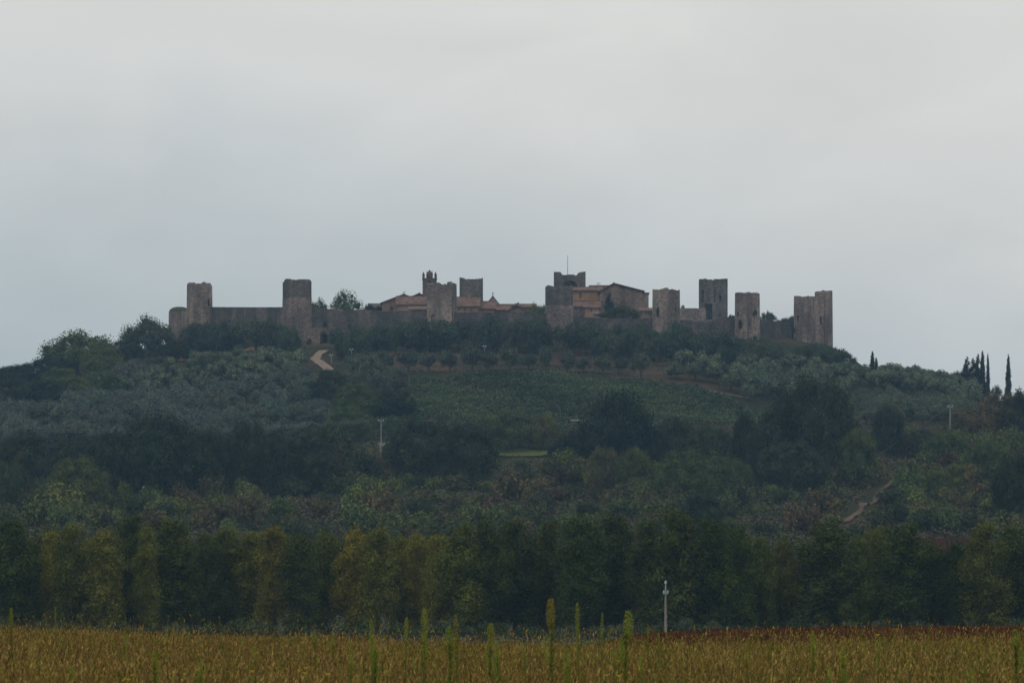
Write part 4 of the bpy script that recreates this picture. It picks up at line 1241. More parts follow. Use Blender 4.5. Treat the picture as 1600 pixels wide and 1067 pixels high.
# plants growing out of the masonry
for px, py, w, h, Y, where in (
 (483, 534, 9, 13, 1104, 'left of the castle gate'), (547, 512, 7, 9, 1101.5, 'high on the long wall right of the gate'), (508, 506, 6, 11, 1105.5, 'above the castle gate'),
 (455, 489, 9, 12, 1106.5, 'on the tower left of the gate'), (689, 512, 6, 7, 1093, 'low on the broad tower'),
 (717, 507, 6, 10, 1094, 'right of the broad tower'), (650, 506, 6, 6, 1096, 'on the wall left of the broad tower'), (706, 467, 5, 8, 1093, 'high on the right edge of the broad tower'),
 (898, 514, 7, 14, 1095, 'right of the dark topped tower'), (1180, 489, 8, 11, 1120.5, 'high on the third tower from the right'),
 (1157, 508, 9, 17, 1120.5, 'on the left edge of the third tower from the right'), (1180, 530, 8, 11, 1119.5, 'low on the third tower from the right'),
 (1172, 532, 4, 6, 1119.5, 'beside the low ivy on the third tower from the right'), (1242, 516, 5, 10, 1143, 'left of the slim right towers'), (1210, 527, 6, 8, 1136, 'on the wall between the right towers'),
 (1028, 488, 6, 20, 1103.5, 'on the left face of the pale faced tower'), (1067, 515, 6, 14, 1108, 'right of the pale faced tower'), (297, 484, 12, 8, 1160, 'on the low wall beside the rounded stump')):
    s = K * Y
    o = mesh_obj('ivy_clump', random.choice(KIND['shrub']['crowns']), None, ((px - 800) * s, Y, zat(py, Y) - h * s * .5), (w * s / 2, .5, h * s / 1.2), 0, jit((0.04, 0.055, 0.03)))
    tag(o, f'clump of ivy {where}', 'ivy', 'ivy clumps on the castle masonry')

# dense trees hugging the foot of the wall
def walk(pts, step):
    acc = []
    for (x0, y0, w0, h0), (x1, y1, w1, h1) in zip(pts[:-1], pts[1:]):
        n = max(1, round((x1 - x0) / step))
        for i in range(n):
            t = i / n
            acc.append([a_ + (b_ - a_) * t for a_, b_ in zip((x0, y0, w0, h0), (x1, y1, w1, h1))])
    return acc
foot = walk([(296, 550, 34, 30), (330, 550, 36, 36), (380, 548, 38, 38), (430, 548, 38, 38), (466, 556, 30, 40)], 19)
foot += walk([(530, 560, 30, 36), (560, 560, 34, 40), (600, 556, 38, 42), (650, 552, 38, 42), (700, 550, 38, 42), (760, 552, 38, 46), (820, 552, 42, 50), (862, 554, 44, 50)], 19)
foot += walk([(890, 556, 38, 40), (940, 560, 38, 40), (1000, 563, 38, 42), (1070, 566, 36, 44), (1140, 570, 36, 36), (1200, 574, 36, 30), (1260, 574, 34, 28), (1310, 572, 28, 24), (1345, 584, 20, 14)], 17)
foot += walk([(900, 545, 30, 30), (1000, 548, 30, 32), (1100, 556, 30, 26), (1180, 560, 28, 18), (1290, 562, 26, 16), (1318, 562, 20, 14)], 21)
for px, base, w, h in foot:
    px += random.uniform(-6, 6); base += random.uniform(-3, 3)
    k = random.uniform(.9, 1.25)
    plant_px('ragged' if random.random() < .6 else 'olive', px, base, base - h * k * 1.12, w * k * 1.2, jit(C_WALL, .18),
             'dark green tree in the dense belt along the foot of the castle wall', group='trees along the foot of the castle wall', name='evergreen_tree')

# separate olives along the terrace path, told apart from left to right
TER = [(560, 590, 40, 34), (600, 584, 36, 34), (635, 585, 32, 36), (668, 583, 30, 34), (702, 582, 30, 34), (736, 584, 34, 38), (766, 583, 26, 32), (795, 584, 28, 38), (828, 582, 26, 30),
       (857, 586, 24, 40), (887, 587, 28, 36), (914, 585, 22, 26), (940, 588, 26, 36), (968, 587, 26, 28), (998, 591, 30, 38)]
ORD = ['first', 'second', 'third', 'fourth', 'fifth', 'sixth', 'seventh', 'eighth', 'ninth', 'tenth', 'eleventh', 'twelfth', 'thirteenth', 'fourteenth', 'fifteenth']
for i, (px, base, w, h) in enumerate(TER):
    plant_px('olive', px + random.uniform(-4, 4), base + random.uniform(-2, 2), base - h * random.uniform(1.0, 1.25), w * random.uniform(1.1, 1.5), jit((0.06, .08, .056), .15), f'{ORD[i]} olive tree from the left in the spaced row along the terrace path', group='olive trees along the terrace path')

# olive groves: planted in loose rows
def grove(poly, dx, dy, w, h, skip=.06, seed=0):
    """poly: corners in photo pixels; returns spots (x, y, w, h)"""
    r = random.Random(seed)
    def inside(px, py):
        c = False
        for (ax, ay), (bx, by) in zip(poly, poly[1:] + poly[:1]):
            if (ay > py) != (by > py) and px < (bx - ax) * (py - ay) / (by - ay) + ax: c = not c
        return c
    out_ = []
    y = 905
    k = 0
    while y < 1165:
        x = -150 + (k % 2) * dx / 2
        while x < 150:
            qx, qy = x + r.uniform(-.2, .2) * dx, y + r.uniform(-.2, .2) * dy
            z = gz(qx, qy)
            px, py = 800 + qx / (K * qy), H0 - (z - ZC) / (K * qy)
            if -30 < px < 1640 and inside(px, py) and r.random() > skip:
                s_ = r.uniform(.78, 1.22)
                out_.append((qx, qy, w * s_ * r.uniform(.9, 1.1), h * s_))
            x += dx
        y += dy; k += 1
    return out_
left = grove([(-40, 632), (60, 630), (130, 618), (220, 594), (300, 584), (400, 586), (480, 590), (500, 640), (530, 690), (420, 700), (200, 700), (-40, 705)], 5.0, 7.6, 5.6, 4.8, .06, 1)
upper = grove([(300, 574), (400, 568), (470, 572), (480, 588), (400, 586), (300, 584)], 5.4, 6.0, 5.2, 5.0, .1, 2)
right_ = grove([(1020, 582), (1100, 580), (1250, 586), (1320, 592), (1360, 600), (1420, 605), (1520, 624), (1525, 640), (1430, 622), (1340, 624), (1300, 640), (1180, 632), (1100, 604), (1030, 592)], 5.4, 6.8, 6.6, 5.6, .05, 3)
low = grove([(1340, 636), (1520, 636), (1520, 668), (1340, 668)], 5.4, 6.0, 5.2, 4.6, .06, 4)
groves = [(p, 'grey green olive tree in the wide grove on the left of the slope', 'olive trees in the left grove', C_OLIVE) for p in left] \
       + [(p, 'olive tree on the bare bank below the leftmost towers', 'olive trees on the upper left bank', (0.075, .10, .065)) for p in upper] \
       + [(p, 'grey green olive tree in the grove on the right shoulder of the hill', 'olive trees in the right grove', (0.088, .118, .075)) for p in right_] \
       + [(p, 'olive tree in the strip below the orchard path on the right', 'olive trees below the orchard path', (0.085, .11, .07)) for p in low]
groves.sort(key=lambda q: q[0][1])
single = groves[:270]
rest = groves[270:]
for (x, y, w, h), lab, grp, col in single:
    plant('olive', x, y, w, h, jit(col, .16), lab, 'tree', grp)

def joined_olives(spots):
    r = np.random.default_rng(77)
    Vs, Qs, Ts, var = [], [], [], []
    n0 = 0
    for (x, y, w, h), *_ in spots:
        cl = np.array(ball_clumps(8, r, 1.02, .72, (.28, .44)))
        v, polys, va = clump_arrays(cl, 700, .08, r)
        v = v * np.array([w / 2, w / 2, h / 1.75]) + np.array([x, y, gz(x, y) - .15])
        Vs.append(v); Qs.append(polys[0] + n0); Ts.append(polys[1] + n0)
        var.append(np.clip(va + r.uniform(-.12, .12), 0, 1)); n0 += len(v)
    me = np_mesh('far_olive_trees', np.concatenate(Vs), [np.concatenate(Qs), np.concatenate(Ts)], M['foliage'], var=np.concatenate(var))
    o = mesh_obj('far_olive_trees', me, color=(0.085, .112, .07))
    tag(o, 'smaller olive trees farther up the slope, seen over the nearer ones', 'olive trees', kind='stuff')
print('olives', len(groves), 'foot', len(foot))
if rest: joined_olives(rest)

# ------------------------------------------------------------------ vineyard: one leafy row after another, following the slope
def vine_rows():
    r = np.random.default_rng(9)
    kinds = ['lowest', 'second lowest', 'third lowest', 'fourth lowest', 'fifth lowest', 'sixth lowest', 'seventh lowest', 'middle', 'seventh highest', 'sixth highest', 'fifth highest', 'fourth highest', 'third highest', 'second highest', 'highest']
    ylist = np.linspace(936, 1002, 15)
    for i, Y in enumerate(ylist):
        t = i / 14
        pl = 560 + 70 * t if i < 12 else 640
        pr = 1190 - 150 * max(0, t - .35)
        x0, x1 = (pl - 800) * K * Y, (pr - 800) * K * Y
        n = int((x1 - x0) * 120)
        xx = r.uniform(x0, x1, n)
        gap = (np.sin(xx * .9 + i * 3) + np.sin(xx * .37 + i)) > 1.55
        xx = xx[~gap]; n = len(xx)
        yy = Y + 1.2 * np.sin(xx * .03 + .4) + r.normal(0, .42, n)
        zz = ground(xx, yy) + .1 + 1.35 * r.random(n) ** .8 * (1 + .18 * np.sin(xx * 2.1 + i) + .12 * np.sin(xx * 5.3))
        nr = unit(n, r); nr[:, 2] = np.abs(nr[:, 2]) + .3; nr /= np.linalg.norm(nr, axis=1)[:, None]
        v, q = leaf_quads(np.stack([xx, yy, zz], 1), nr, .19, r, .7)
        base = .5 + .3 * np.sin(xx * .21 + i * 1.3) * np.sin(xx * .07 + i)
        var = np.clip(base + (r.random(n) - .5) * .6, 0, 1)
        org = np.array([0, Y, gz(0, Y)])
        rt = empty('vine_row', tuple(org)); tag(rt, f'{kinds[i]} row of vines in the vineyard below the terrace path', 'vine row', 'rows of vines on the slope')
        me = np_mesh('vine leaves', v - org, [q], M['foliage'], var=np.repeat(var, 4))
        mesh_obj('foliage', me, rt, color=(0.074, 0.112, 0.052))
        mb = MB()
        for k in np.arange(x0, x1, 5.0): zg = gz(k, Y + 1.2 * math.sin(k * .03 + .4)) - org[2]; yv = 1.2 * math.sin(k * .03 + .4); mb.box(k - .05, k + .05, yv - .05, yv + .05, zg - .2, zg + 1.7)
        o = mb.build('stakes', M['wood'], rt); o['kind'] = 'stuff'
vine_rows()

# ------------------------------------------------------------------ scrub on the lower slope
def scrub():
    r = random.Random(21)
    cols = [((0.044, .060, .024), 'dark green'), ((0.076, .104, .032), 'mid green'), ((0.090, .100, .034), 'olive green'), (C_BROWN, 'brownish'), (C_RUST, 'rust coloured'), (C_LIME, 'yellow green')]
    wts = [22, 26, 18, 16, 7, 8]
    spots = []
    tries = 0
    while len(spots) < 285 and tries < 9000:
        tries += 1
        px = r.uniform(-25, 1625); py = r.uniform(742, 852)
        if 1310 < px < 1465 and -18 < (py - 818) - (px - 1322) * (-112 / 119) < 40: continue
        if 1130 < px < 1400 and py > 748 and r.random() < .5: continue
        x, y, z = at_ground(px, py, 600)
        if 1400 < px < 1550 and y < 680: continue
        if any(abs(x - a_) < 2.2 and abs(y - b_) < 4 for a_, b_ in spots): continue
        spots.append((x, y))
        i = r.choices(range(6), wts)[0]
        w = r.uniform(3.0, 7.5) * (1.25 if r.random() < .15 else 1)
        plant('shrub', x, y, w, w * r.uniform(.5, .8), jit(cols[i][0], .2), f'{cols[i][1]} shrub on the scrubby slope behind the tree row', 'shrub', f'{cols[i][1]} shrubs on the lower slope')
    # between the big trees and on the right hand slope: more bushes
    spots2 = []
    tries = 0
    while len(spots2) < 150 and tries < 6000:
        tries += 1
        if r.random() < .55: px = r.uniform(1380, 1620); py = r.uniform(690, 800)
        else: px = r.uniform(-20, 1400); py = r.uniform(728, 768)
        if 1310 < px < 1470 and -20 < (py - 818) - (px - 1322) * (-112 / 119) < 52: continue
        if px < 1400 and r.random() < .35: continue
        x, y, z = at_ground(px, py, 600)
        if any(abs(x - a_) < 2.5 and abs(y - b_) < 4 for a_, b_ in spots2): continue
        spots2.append((x, y))
        i = r.choices(range(6), [20, 26, 14, 14, 5, 6])[0]
        w = r.uniform(4, 8)
        plant('shrub', x, y, w, w * r.uniform(.6, .95), jit(cols[i][0], .18), f'{cols[i][1]} bush on the upper scrub between and below the big oaks', 'bush', f'{cols[i][1]} bushes below the big oaks', name='leafy_bush')
scrub()

def cover(name, label, y0, y1, pl, pr, n, size, hmax, colors, seed, mask=None):
    """low tangled growth that nobody could count"""
    r = np.random.default_rng(seed)
    y = r.uniform(y0, y1, n); x = (r.uniform(pl, pr, n) - 800) * K * y
    # hummocks
    hum = (np.sin(x * .55 + np.sin(y * .21) * 2) * np.sin(y * .33 + x * .17) + .6 * np.sin(x * 1.3 + y * .7)) * .5 + .5
    dens = hum + .5 * (np.sin(x * .09 + 1) * np.sin(y * .05)) 
    keep = r.random(n) < np.clip(dens + .25, .12, 1)
    if mask is not None: keep &= mask(x, y)
    x, y, hum = x[keep], y[keep], hum[keep]; n = len(x)
    z = ground(x, y) + hmax * np.clip(hum, 0, 1) * r.random(n)
    nr = unit(n, r); nr[:, 2] = np.abs(nr[:, 2]) + .35; nr /= np.linalg.norm(nr, axis=1)[:, None]
    v, q = leaf_quads(np.stack([x, y, z], 1), nr, size, r, .7)
    patch = .5 + .5 * np.sin(x * .12 + 2 * np.sin(y * .06)) * np.sin(y * .11 + x * .05)
    k = np.clip(patch * (len(colors) - 1) + r.normal(0, .55, n), 0, len(colors) - 1)
    i = np.rint(k).astype(int)
    c = np.array(colors)[i] * (.7 + .6 * r.random(n))[:, None]
    me = np_mesh(name, v, [q], M['plantcol'], cols=np.repeat(c, 4, 0))
    return tag(mesh_obj(name, me), label, 'ground cover', kind='stuff')
track = np.array([at_ground(*p)[:2] for p in [(1441, 706), (1432, 722), (1415, 742), (1392, 758), (1372, 776), (1345, 798), (1322, 818)]])
def off_track(x, y):
    d = np.full(x.shape, 1e9)
    for (ax, ay), (bx, by) in zip(track[:-1], track[1:]):
        t = np.clip(((x - ax) * (bx - ax) + (y - ay) * (by - ay)) / ((bx - ax) ** 2 + (by - ay) ** 2), 0, 1)
        d = np.minimum(d, np.hypot(x - ax - t * (bx - ax), y - ay - t * (by - ay)))
    px = 800 + x / (K * y)
    d2 = (H0 - (ground(x, y) - ZC) / (K * y) - 818) - (px - 1322) * (-112 / 119)
    return (d > 2.4) & ~((px > 1318) & (px < 1445) & (d2 > -2) & (d2 < 15)) & ~((px > 1403) & (px < 1548) & (y < 676)) & ~((px > 768) & (px < 866) & (y > 880) & (y < 915)) & ~((px > 593) & (px < 618) & (y > 880))
cover('scrub_growth', 'tangled low brambles and weeds over the lower slope', 600, 935, -260, 1860, 561200, .23, 1.6,
      [(0.050, 0.068, 0.027), (0.064, 0.082, 0.029), (0.086, 0.084, 0.036), (0.090, 0.072, 0.038), (0.096, 0.075, 0.045), (0.100, 0.104, 0.034)], 31, off_track)
cover('slope_weeds', 'sparse dry grass and weeds between the olive trees', 935, 1110, -260, 1860, 73200, .22, .5,
      [(0.042, .055, .025), (0.06, .062, .032), (0.09, .068, .04)], 32, lambda x, y: ~((np.abs(800 + x / (K * y) - 880) < 300) & (y < 1012)) & ~((np.abs(800 + x / (K * y) - 500) < 22) & (y > 1050)))
cover('valley_grass', 'rough pale grass around the feet of the tree row', 340, 600, -260, 1860, 85400, .13, .7,
      [(0.04, .05, .026), (0.06, .066, .038), (0.10, .10, .062)], 33)

# ------------------------------------------------------------------ the tree row behind the field
C_T1, C_T2, C_T3, C_T4 = (0.048, 0.072, 0.014), (0.094, 0.110, 0.017), (0.132, 0.134, 0.017), (0.195, 0.175, 0.016)
ROW = [(-35, 828, 80, C_T1), (22, 812, 82, C_T1), (60, 838, 60, C_T2), (84, 832, 52, C_T4), (112, 822, 66, C_T2), (160, 832, 72, C_T3), (204, 806, 66, C_T1), (228, 826, 50, C_T3), (268, 814, 96, C_T2), (326, 838, 60, C_T1),
       (352, 828, 74, C_T2), (392, 832, 66, C_T3), (430, 828, 66, C_T3), (470, 838, 72, C_T1), (512, 834, 60, C_T2), (552, 830, 60, C_T4), (588, 829, 66, C_T3), (626, 842, 56, C_T3), (652, 838, 50, C_T4), (684, 838, 56, C_T4), (722, 822, 80, C_T2),
       (760, 816, 72, C_T1), (804, 812, 84, C_T1), (856, 818, 74, C_T1), (906, 812, 86, C_T1), (962, 808, 88, C_T1), (1008, 814, 66, C_T1), (1058, 801, 100, C_T1), (1112, 812, 74, C_T1), (1152, 826, 66, C_T1), (1188, 840, 56, C_T2), (1224, 846, 54, C_T2),
       (1284, 818, 110, C_T1), (1342, 842, 60, C_T2), (1372, 828, 66, C_T2), (1414, 820, 92, C_T1), (1458, 850, 66, C_T1), (1500, 850, 66, C_T1), (1540, 818, 84, C_T2), (1588, 826, 80, C_T1), (1640, 830, 80, C_T1)]
def nth(i):
    if i < 15: return ORD[i]
    tens = {1: 'teenth', 2: 'twenty', 3: 'thirty', 4: 'forty'}
    if i + 1 < 20: return ['sixteenth', 'seventeenth', 'eighteenth', 'nineteenth'][i - 15]
    n = i + 1
    if n % 10 == 0: return {2: 'twentieth', 3: 'thirtieth', 4: 'fortieth'}[n // 10]
    return tens[n // 10] + ' ' + ORD[n % 10 - 1]
desc = {C_T1: 'dark green', C_T2: 'mid green', C_T3: 'olive yellow', C_T4: 'bright yellowing'}
for i, (px, top, w, col) in enumerate(ROW):
    Y = 412 + random.uniform(-5, 5)
    x = (px - 800) * K * Y; z = gz(x, Y)
    plant('tall', x, Y, w * K * Y * 1.12, zat(top, Y) - z + .5, jit(col, .10), f'{desc[col]} tree, {nth(i)} from the left in the front line of the tree row', 'tree', 'front trees of the row behind the field')
for i in range(62):
    Y = 436 + random.uniform(-4, 9)
    px = -390 + i * 39 + random.uniform(-10, 10)
    top = 848 + random.uniform(-12, 14) + (16 if 1180 < px < 1250 or 1330 < px < 1370 or 1430 < px < 1520 else 0)
    x = (px - 800) * K * Y; z = gz(x, Y)
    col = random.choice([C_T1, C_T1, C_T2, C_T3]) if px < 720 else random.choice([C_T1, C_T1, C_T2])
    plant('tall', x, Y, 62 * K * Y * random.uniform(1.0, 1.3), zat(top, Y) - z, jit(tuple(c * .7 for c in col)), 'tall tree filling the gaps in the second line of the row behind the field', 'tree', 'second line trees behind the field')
for px in list(range(-330, -60, 62)) + list(range(1700, 1960, 62)):      # the row goes on past both edges of the frame
    Y = 412 + random.uniform(-5, 5); x = (px - 800) * K * Y; z = gz(x, Y)
    plant('tall', x, Y, 80 * K * Y, zat(random.uniform(812, 836), Y) - z, jit(random.choice([C_T1, C_T2])), 'tree of the row behind the field, past the edge of the photograph', 'tree', 'trees of the row past the frame edges')
for px in list(range(-260, -40, 44)) + list(range(1660, 1900, 44)):
    for base in (775, 720, 670):
        plant_px('oak', px + random.uniform(-12, 12), base, base - random.uniform(50, 75), random.uniform(60, 90), jit(C_DARK), 'dark tree on the slope past the edge of the photograph', group='slope trees past the frame edges')
# low bushes at the foot of the row
for i in range(92):
    px = -20 + i * 18 + random.uniform(-12, 12)
    Y = random.uniform(385, 402)
    x = (px - 800) * K * Y
    w = random.uniform(1.1, 2.8)
    plant('shrub', x, Y, w, w * random.uniform(.6, .9), jit(random.choice([(0.04, .06, .026), (0.075, .095, .05), (0.05, .075, .03)])), 'low bush at the feet of the tree row behind the field', 'bush', 'bushes at the feet of the tree row', name='leafy_bush')

# ------------------------------------------------------------------ the field in front
def field():
    r = np.random.default_rng(51)
    n = 300000
    y = 42 + (96 - 42) * r.random(n) ** .9
    half = (860 * K * y + 3.0)
    x = r.uniform(-1, 1, n) * half
    edge = 84 + 11 * np.clip((700 - (800 + x / (K * y))) / 700, 0, 1) + r.normal(0, .8, n)
    ok = y < edge; x, y, half = x[ok], y[ok], half[ok]; n = len(x)
    tuft = np.sin(x * 2.3 + np.sin(y * 1.1) * 2) * np.sin(y * 1.7 + x * .6)
    big = np.sin(x * .35 + 1.0) * np.sin(y * .21 + .5)
    h = .355 - .04 * np.clip(x / 8, 0, 1) + .08 * tuft + .085 * big + .04 * np.sin(x * .9 + 2) * np.sin(y * .5) + r.normal(0, .06, n)
    tall = r.random(n) < .04 + .07 * np.clip(x / 6, 0, 1)
    h = h + .12 * np.clip((350 - (800 + x / (K * y) - 0)) / 350, 0, 1)
    h = np.where(tall, h + .42 * r.random(n) ** 1.6, h)
    h = np.clip(h, .15, .95)
    z0 = ground(x, y)
    az = r.uniform(0, 2 * np.pi, n); lean = r.uniform(.1, .85, n) * h
    wx = np.cos(az + 1.57) ; wy = np.sin(az + 1.57)
    wd = r.uniform(.0025, .006, n)
    lx, ly = np.cos(az) * lean, np.sin(az) * lean
    b0 = np.stack([x - wx * wd, y - wy * wd, z0], 1); b1 = np.stack([x + wx * wd, y + wy * wd, z0], 1)
    m0 = np.stack([x - wx * wd * .8 + lx * .4, y - wy * wd * .8 + ly * .4, z0 + h * .62], 1); m1 = np.stack([x + wx * wd * .8 + lx * .4, y + wy * wd * .8 + ly * .4, z0 + h * .62], 1)
    tp = np.stack([x + lx, y + ly, z0 + h], 1)
    v = np.stack([b0, b1, m1, m0, tp], 1).reshape(-1, 3)
    k = np.arange(n)[:, None] * 5
    q = k + np.array([[0, 1, 2, 3]]); t = k + np.array([[3, 2, 4]])
    straw, brown, red, green, olive = map(np.array, ((0.285, .190, .056), (0.160, .100, .028), (0.205, .105, .038), (0.085, .118, .012), (0.195, .164, .028)))
    pal = np.stack([straw, brown, red, green, olive])
    right = np.clip(x / half * .5 + .5, 0, 1)
    side = np.clip(right + .25 * big, 0, 1)
    u = r.random(n)
    pi = np.where(u < .30, 0, np.where(u < .55, 1, np.where(u < .72, 2, np.where(u < .84, 3, 4))))
    swap = (r.random(n) < side * .75) & ((pi == 1) | (pi == 2))
    pi = np.where(swap, 4, pi)
    gp = (np.sin(x * 1.1 + 3) * np.sin(y * .9) > .4) & (r.random(n) < .55)
    pi = np.where(gp, 3, pi)
    c = pal[pi] * (.4 + 1.15 * r.random(n))[:, None]
    # seed heads
    hs = (r.random(n) < .62) & (pi != 3) | tall
    hi = np.nonzero(hs)[0]; m = len(hi)
    ctr = tp[hi]; d = np.stack([lx[hi], ly[hi], h[hi]], 1); d /= np.linalg.norm(d, axis=1)[:, None]
    ln = r.uniform(.018, .055, m)[:, None]; hw = r.uniform(.005, .011, m)[:, None]
    wv = np.stack([wx[hi], wy[hi], np.zeros(m)], 1)
    wv2 = np.cross(d, wv)
    hv = np.stack([ctr - d * ln, ctr + wv * hw, ctr + d * ln, ctr - wv * hw, ctr + wv2 * hw, ctr - wv2 * hw], 1).reshape(-1, 3)
    n0 = len(v)
    kk = np.arange(m)[:, None] * 6 + n0
    q2 = kk + np.array([[0, 1, 2, 3]]); q3 = kk + np.array([[0, 4, 2, 5]])
    hc = np.clip(c[hi] * 1.35 + np.array([.03, .022, .006]), 0, .6)
    V_ = np.concatenate([v, hv]); C_ = np.concatenate([np.repeat(c, 5, 0), np.repeat(hc, 6, 0)])
    me = np_mesh('dry grass', V_, [q, q2, q3, t], M['plantcol'], cols=C_)
    tag(mesh_obj('dry_grass', me), 'golden brown dry grass with seed heads filling the near field', 'grass', kind='stuff')
field()
# thatch beneath the grass, so the soil does not show pale
M['thatch'] = flat('dry thatch', (0.07, 0.045, 0.016), .95, .4, 3.0)
th = MB()
ysx = np.linspace(38, 97, 12)
vx = []
for yv in ysx:
    hw_ = 900 * K * yv + 4
    vx.append([(hw_ * u, yv, gz(hw_ * u, yv) + .02) for u in np.linspace(-1, 1, 9)])
for i in range(11):
    for j in range(8): th.quad(vx[i][j], vx[i][j + 1], vx[i + 1][j + 1], vx[i + 1][j])
tag(th.build('field_soil', M['thatch']), kind='structure')

# tall green weeds (feathery spires) standing above the grass
def weed_mesh(seed, brown=0.0, plume=.33, dens=1.0):
    """unit height 1, plume radius about .1 wide before scaling; returns (stem mesh, leaves mesh, plume mesh)"""
    r = np.random.default_rng(seed)
    mb = MB(); bend = r.uniform(-.045, .045, 2)
    mb.tube([(0, 0, -.08), (bend[0] * .3, bend[1] * .3, .4), (bend[0], bend[1], .97)], [.006, .005, .002], 5)
    stem = mb.mesh('weed stem', flatg)
    # leaves up the stem
    n = int(520 * dens)
    z = r.uniform(.12, 1 - plume * .7, n); a_ = r.uniform(0, 2 * np.pi, n); d = r.uniform(.006, .042, n) * (1 - .4 * z)
    pos = np.stack([np.cos(a_) * d, np.sin(a_) * d, z + d * .6], 1)
    dirv = np.stack([np.cos(a_), np.sin(a_), np.full(n, .9)], 1); dirv /= np.linalg.norm(dirv, axis=1)[:, None]
    side = np.stack([-np.sin(a_), np.cos(a_), np.zeros(n)], 1)
    L1 = r.uniform(.015, .032, n)[:, None]; W1 = .0042
    v = np.stack([pos - dirv * L1, pos + side * W1, pos + dirv * L1, pos - side * W1], 1).reshape(-1, 3)
    leaves = np_mesh('weed leaves', v, [np.arange(4 * n).reshape(n, 4)], M['foliage'], var=np.repeat(np.clip(.5 + r.normal(0, .2, n), 0, 1), 4))
    n = int(900 * dens)
    t = r.random(n); prof = np.sin(np.pi * np.clip(t * .74 + .14, 0, 1)) ** .8
    a_ = r.uniform(0, 2 * np.pi, n); d = .052 * prof * r.random(n) ** .6
    z = 1 - plume + plume * t
    pos = np.stack([np.cos(a_) * d + bend[0], np.sin(a_) * d + bend[1], z], 1)
    nr = unit(n, r)
    v, q = leaf_quads(pos, nr, .0062, r, .55)
    pl = np_mesh('weed plume', v, [q], M['foliage'], var=np.repeat(np.clip(.55 + r.normal(0, .22, n), 0, 1), 4))
    return stem, leaves, pl
flatg = flat('green stem', (0.09, .13, .03), .8)
WM = [weed_mesh(300 + i, plume=.26 + .05 * (i % 3)) for i in range(5)]
WEEDS = [(860, 935, 19, 50, 'b', 'tallest weed spire, thick and browning at the tip, near the centre of the field'),
 (905, 941, 9, 55, 'g', 'slender green weed right of the tallest spire'), (940, 957, 7, 60, 'g', 'thin green weed second right of the tallest spire'),
 (975, 954, 21, 50, 'g', 'broad green weed with a feathery plume left of the concrete pole'), (583, 965, 10, 52, 'g', 'slender green weed in the left half, beside a bushier one'),
 (632, 964, 9, 56, 'g', 'green weed left of the tall plume in the middle left'), (660, 951, 16, 50, 'g', 'tall plumed green weed left of the brown tipped one'),
 (714, 960, 12, 52, 'b', 'brown tipped weed spire in the middle left'), (703, 979, 18, 50, 'g', 'leaning green weed against the brown tipped spire'),
 (586, 991, 16, 50, 'g', 'short bushy green weed below the slender one'), (766, 973, 16, 52, 'g', 'feathery green weed between the brown tipped and tallest spires'),
 (778, 1000, 14, 49, 'g', 'short green weed beside the feathery one'), (886, 1012, 18, 47, 'g', 'low broad green weed right of the tallest spire foot'),
 (242, 1016, 14, 47, 'g', 'low green weed alone in the left third of the field'), (309, 1034, 14, 46, 'g', 'lowest green weed in the left third'),
 (20, 949, 9, 62, 'g', 'pale green weed at the left edge of the field'), (89, 948, 4, 58, 'g', 'very thin upright green stalk near the left edge'),
 (193, 984, 9, 60, 'g', 'small bushy weed top left of the low green one'), (493, 983, 9, 60, 'g', 'small weed with a round head, left of two'),
 (519, 986, 8, 60, 'g', 'small weed with a round head, right of two'), (1013, 976, 5, 62, 'g', 'thin weed between the feathery plume and the concrete pole'),
 (1029, 988, 5, 60, 'g', 'short thin weed just left of the concrete pole'), (1271, 984, 11, 56, 'g', 'green weed in front of the ploughed strip, right half'),
 (1316, 1014, 16, 48, 'g', 'low green weed in the right half below the ploughed strip'), (1293, 1042, 12, 46, 'g', 'very low green weed in the right half'),
 (1588, 982, 20, 52, 'g', 'broad green weed at the right edge'), (1516, 1042, 12, 46, 'g', 'low green weed near the bottom right'),
 (115, 1040, 14, 46, 'g', 'low green weed near the bottom left'), (960, 1012, 8, 48, 'g', 'thin green weed before the broad plumed one'),
 (998, 1024, 8, 47, 'g', 'low thin green weed right of the broad plumed one'), (824, 1008, 8, 50, 'g', 'thin green weed left of the tallest spire foot'),
 (1170, 1006, 8, 50, 'g', 'thin green weed between the concrete pole and the right half'), (1370, 994, 7, 54, 'g', 'small green weed near the front of the ploughed strip'),
 (400, 1010, 8, 50, 'g', 'thin green weed in the left half of the field'), (545, 1014, 10, 49, 'g', 'green weed low in the field, left of the bushy pair')]
for i, (px, top, w, Y, cc, lab) in enumerate(WEEDS):
    x = (px - 800) * K * Y
    z = gz(x, Y); h = zat(top, Y) - z
    st, lv, pl = WM[i % 5]
    rt = empty('tall_weed', (x, Y, z), random.uniform(0, 6)); rt.rotation_euler[1] = random.uniform(-.05, .05); tag(rt, lab, 'weed', 'tall weeds in the field')
    sw = w * K * Y / .125
    mesh_obj('stem', st, rt, scale=(1, 1, h))
    gcol = jit((0.155, .20, .022), .12)
    mesh_obj('leaves', lv, rt, scale=(sw * .95, sw * .95, h), color=gcol)
    if w > 12:
        for k in range(random.choice([1, 2, 3])):
            q = mesh_obj('plume', WM[(i + k + 1) % 5][2], rt, scale=(sw * .6, sw * .6, h * random.uniform(.68, .86)), color=jit((0.19, .24, .035), .1))
            q.rotation_euler = (random.uniform(-.09, .09), random.uniform(-.09, .09), 0)
    mesh_obj('plume', pl, rt, scale=(sw, sw, h), color=(0.22, .19, .03) if cc == 'b' else jit((0.20, .25, .035), .1))
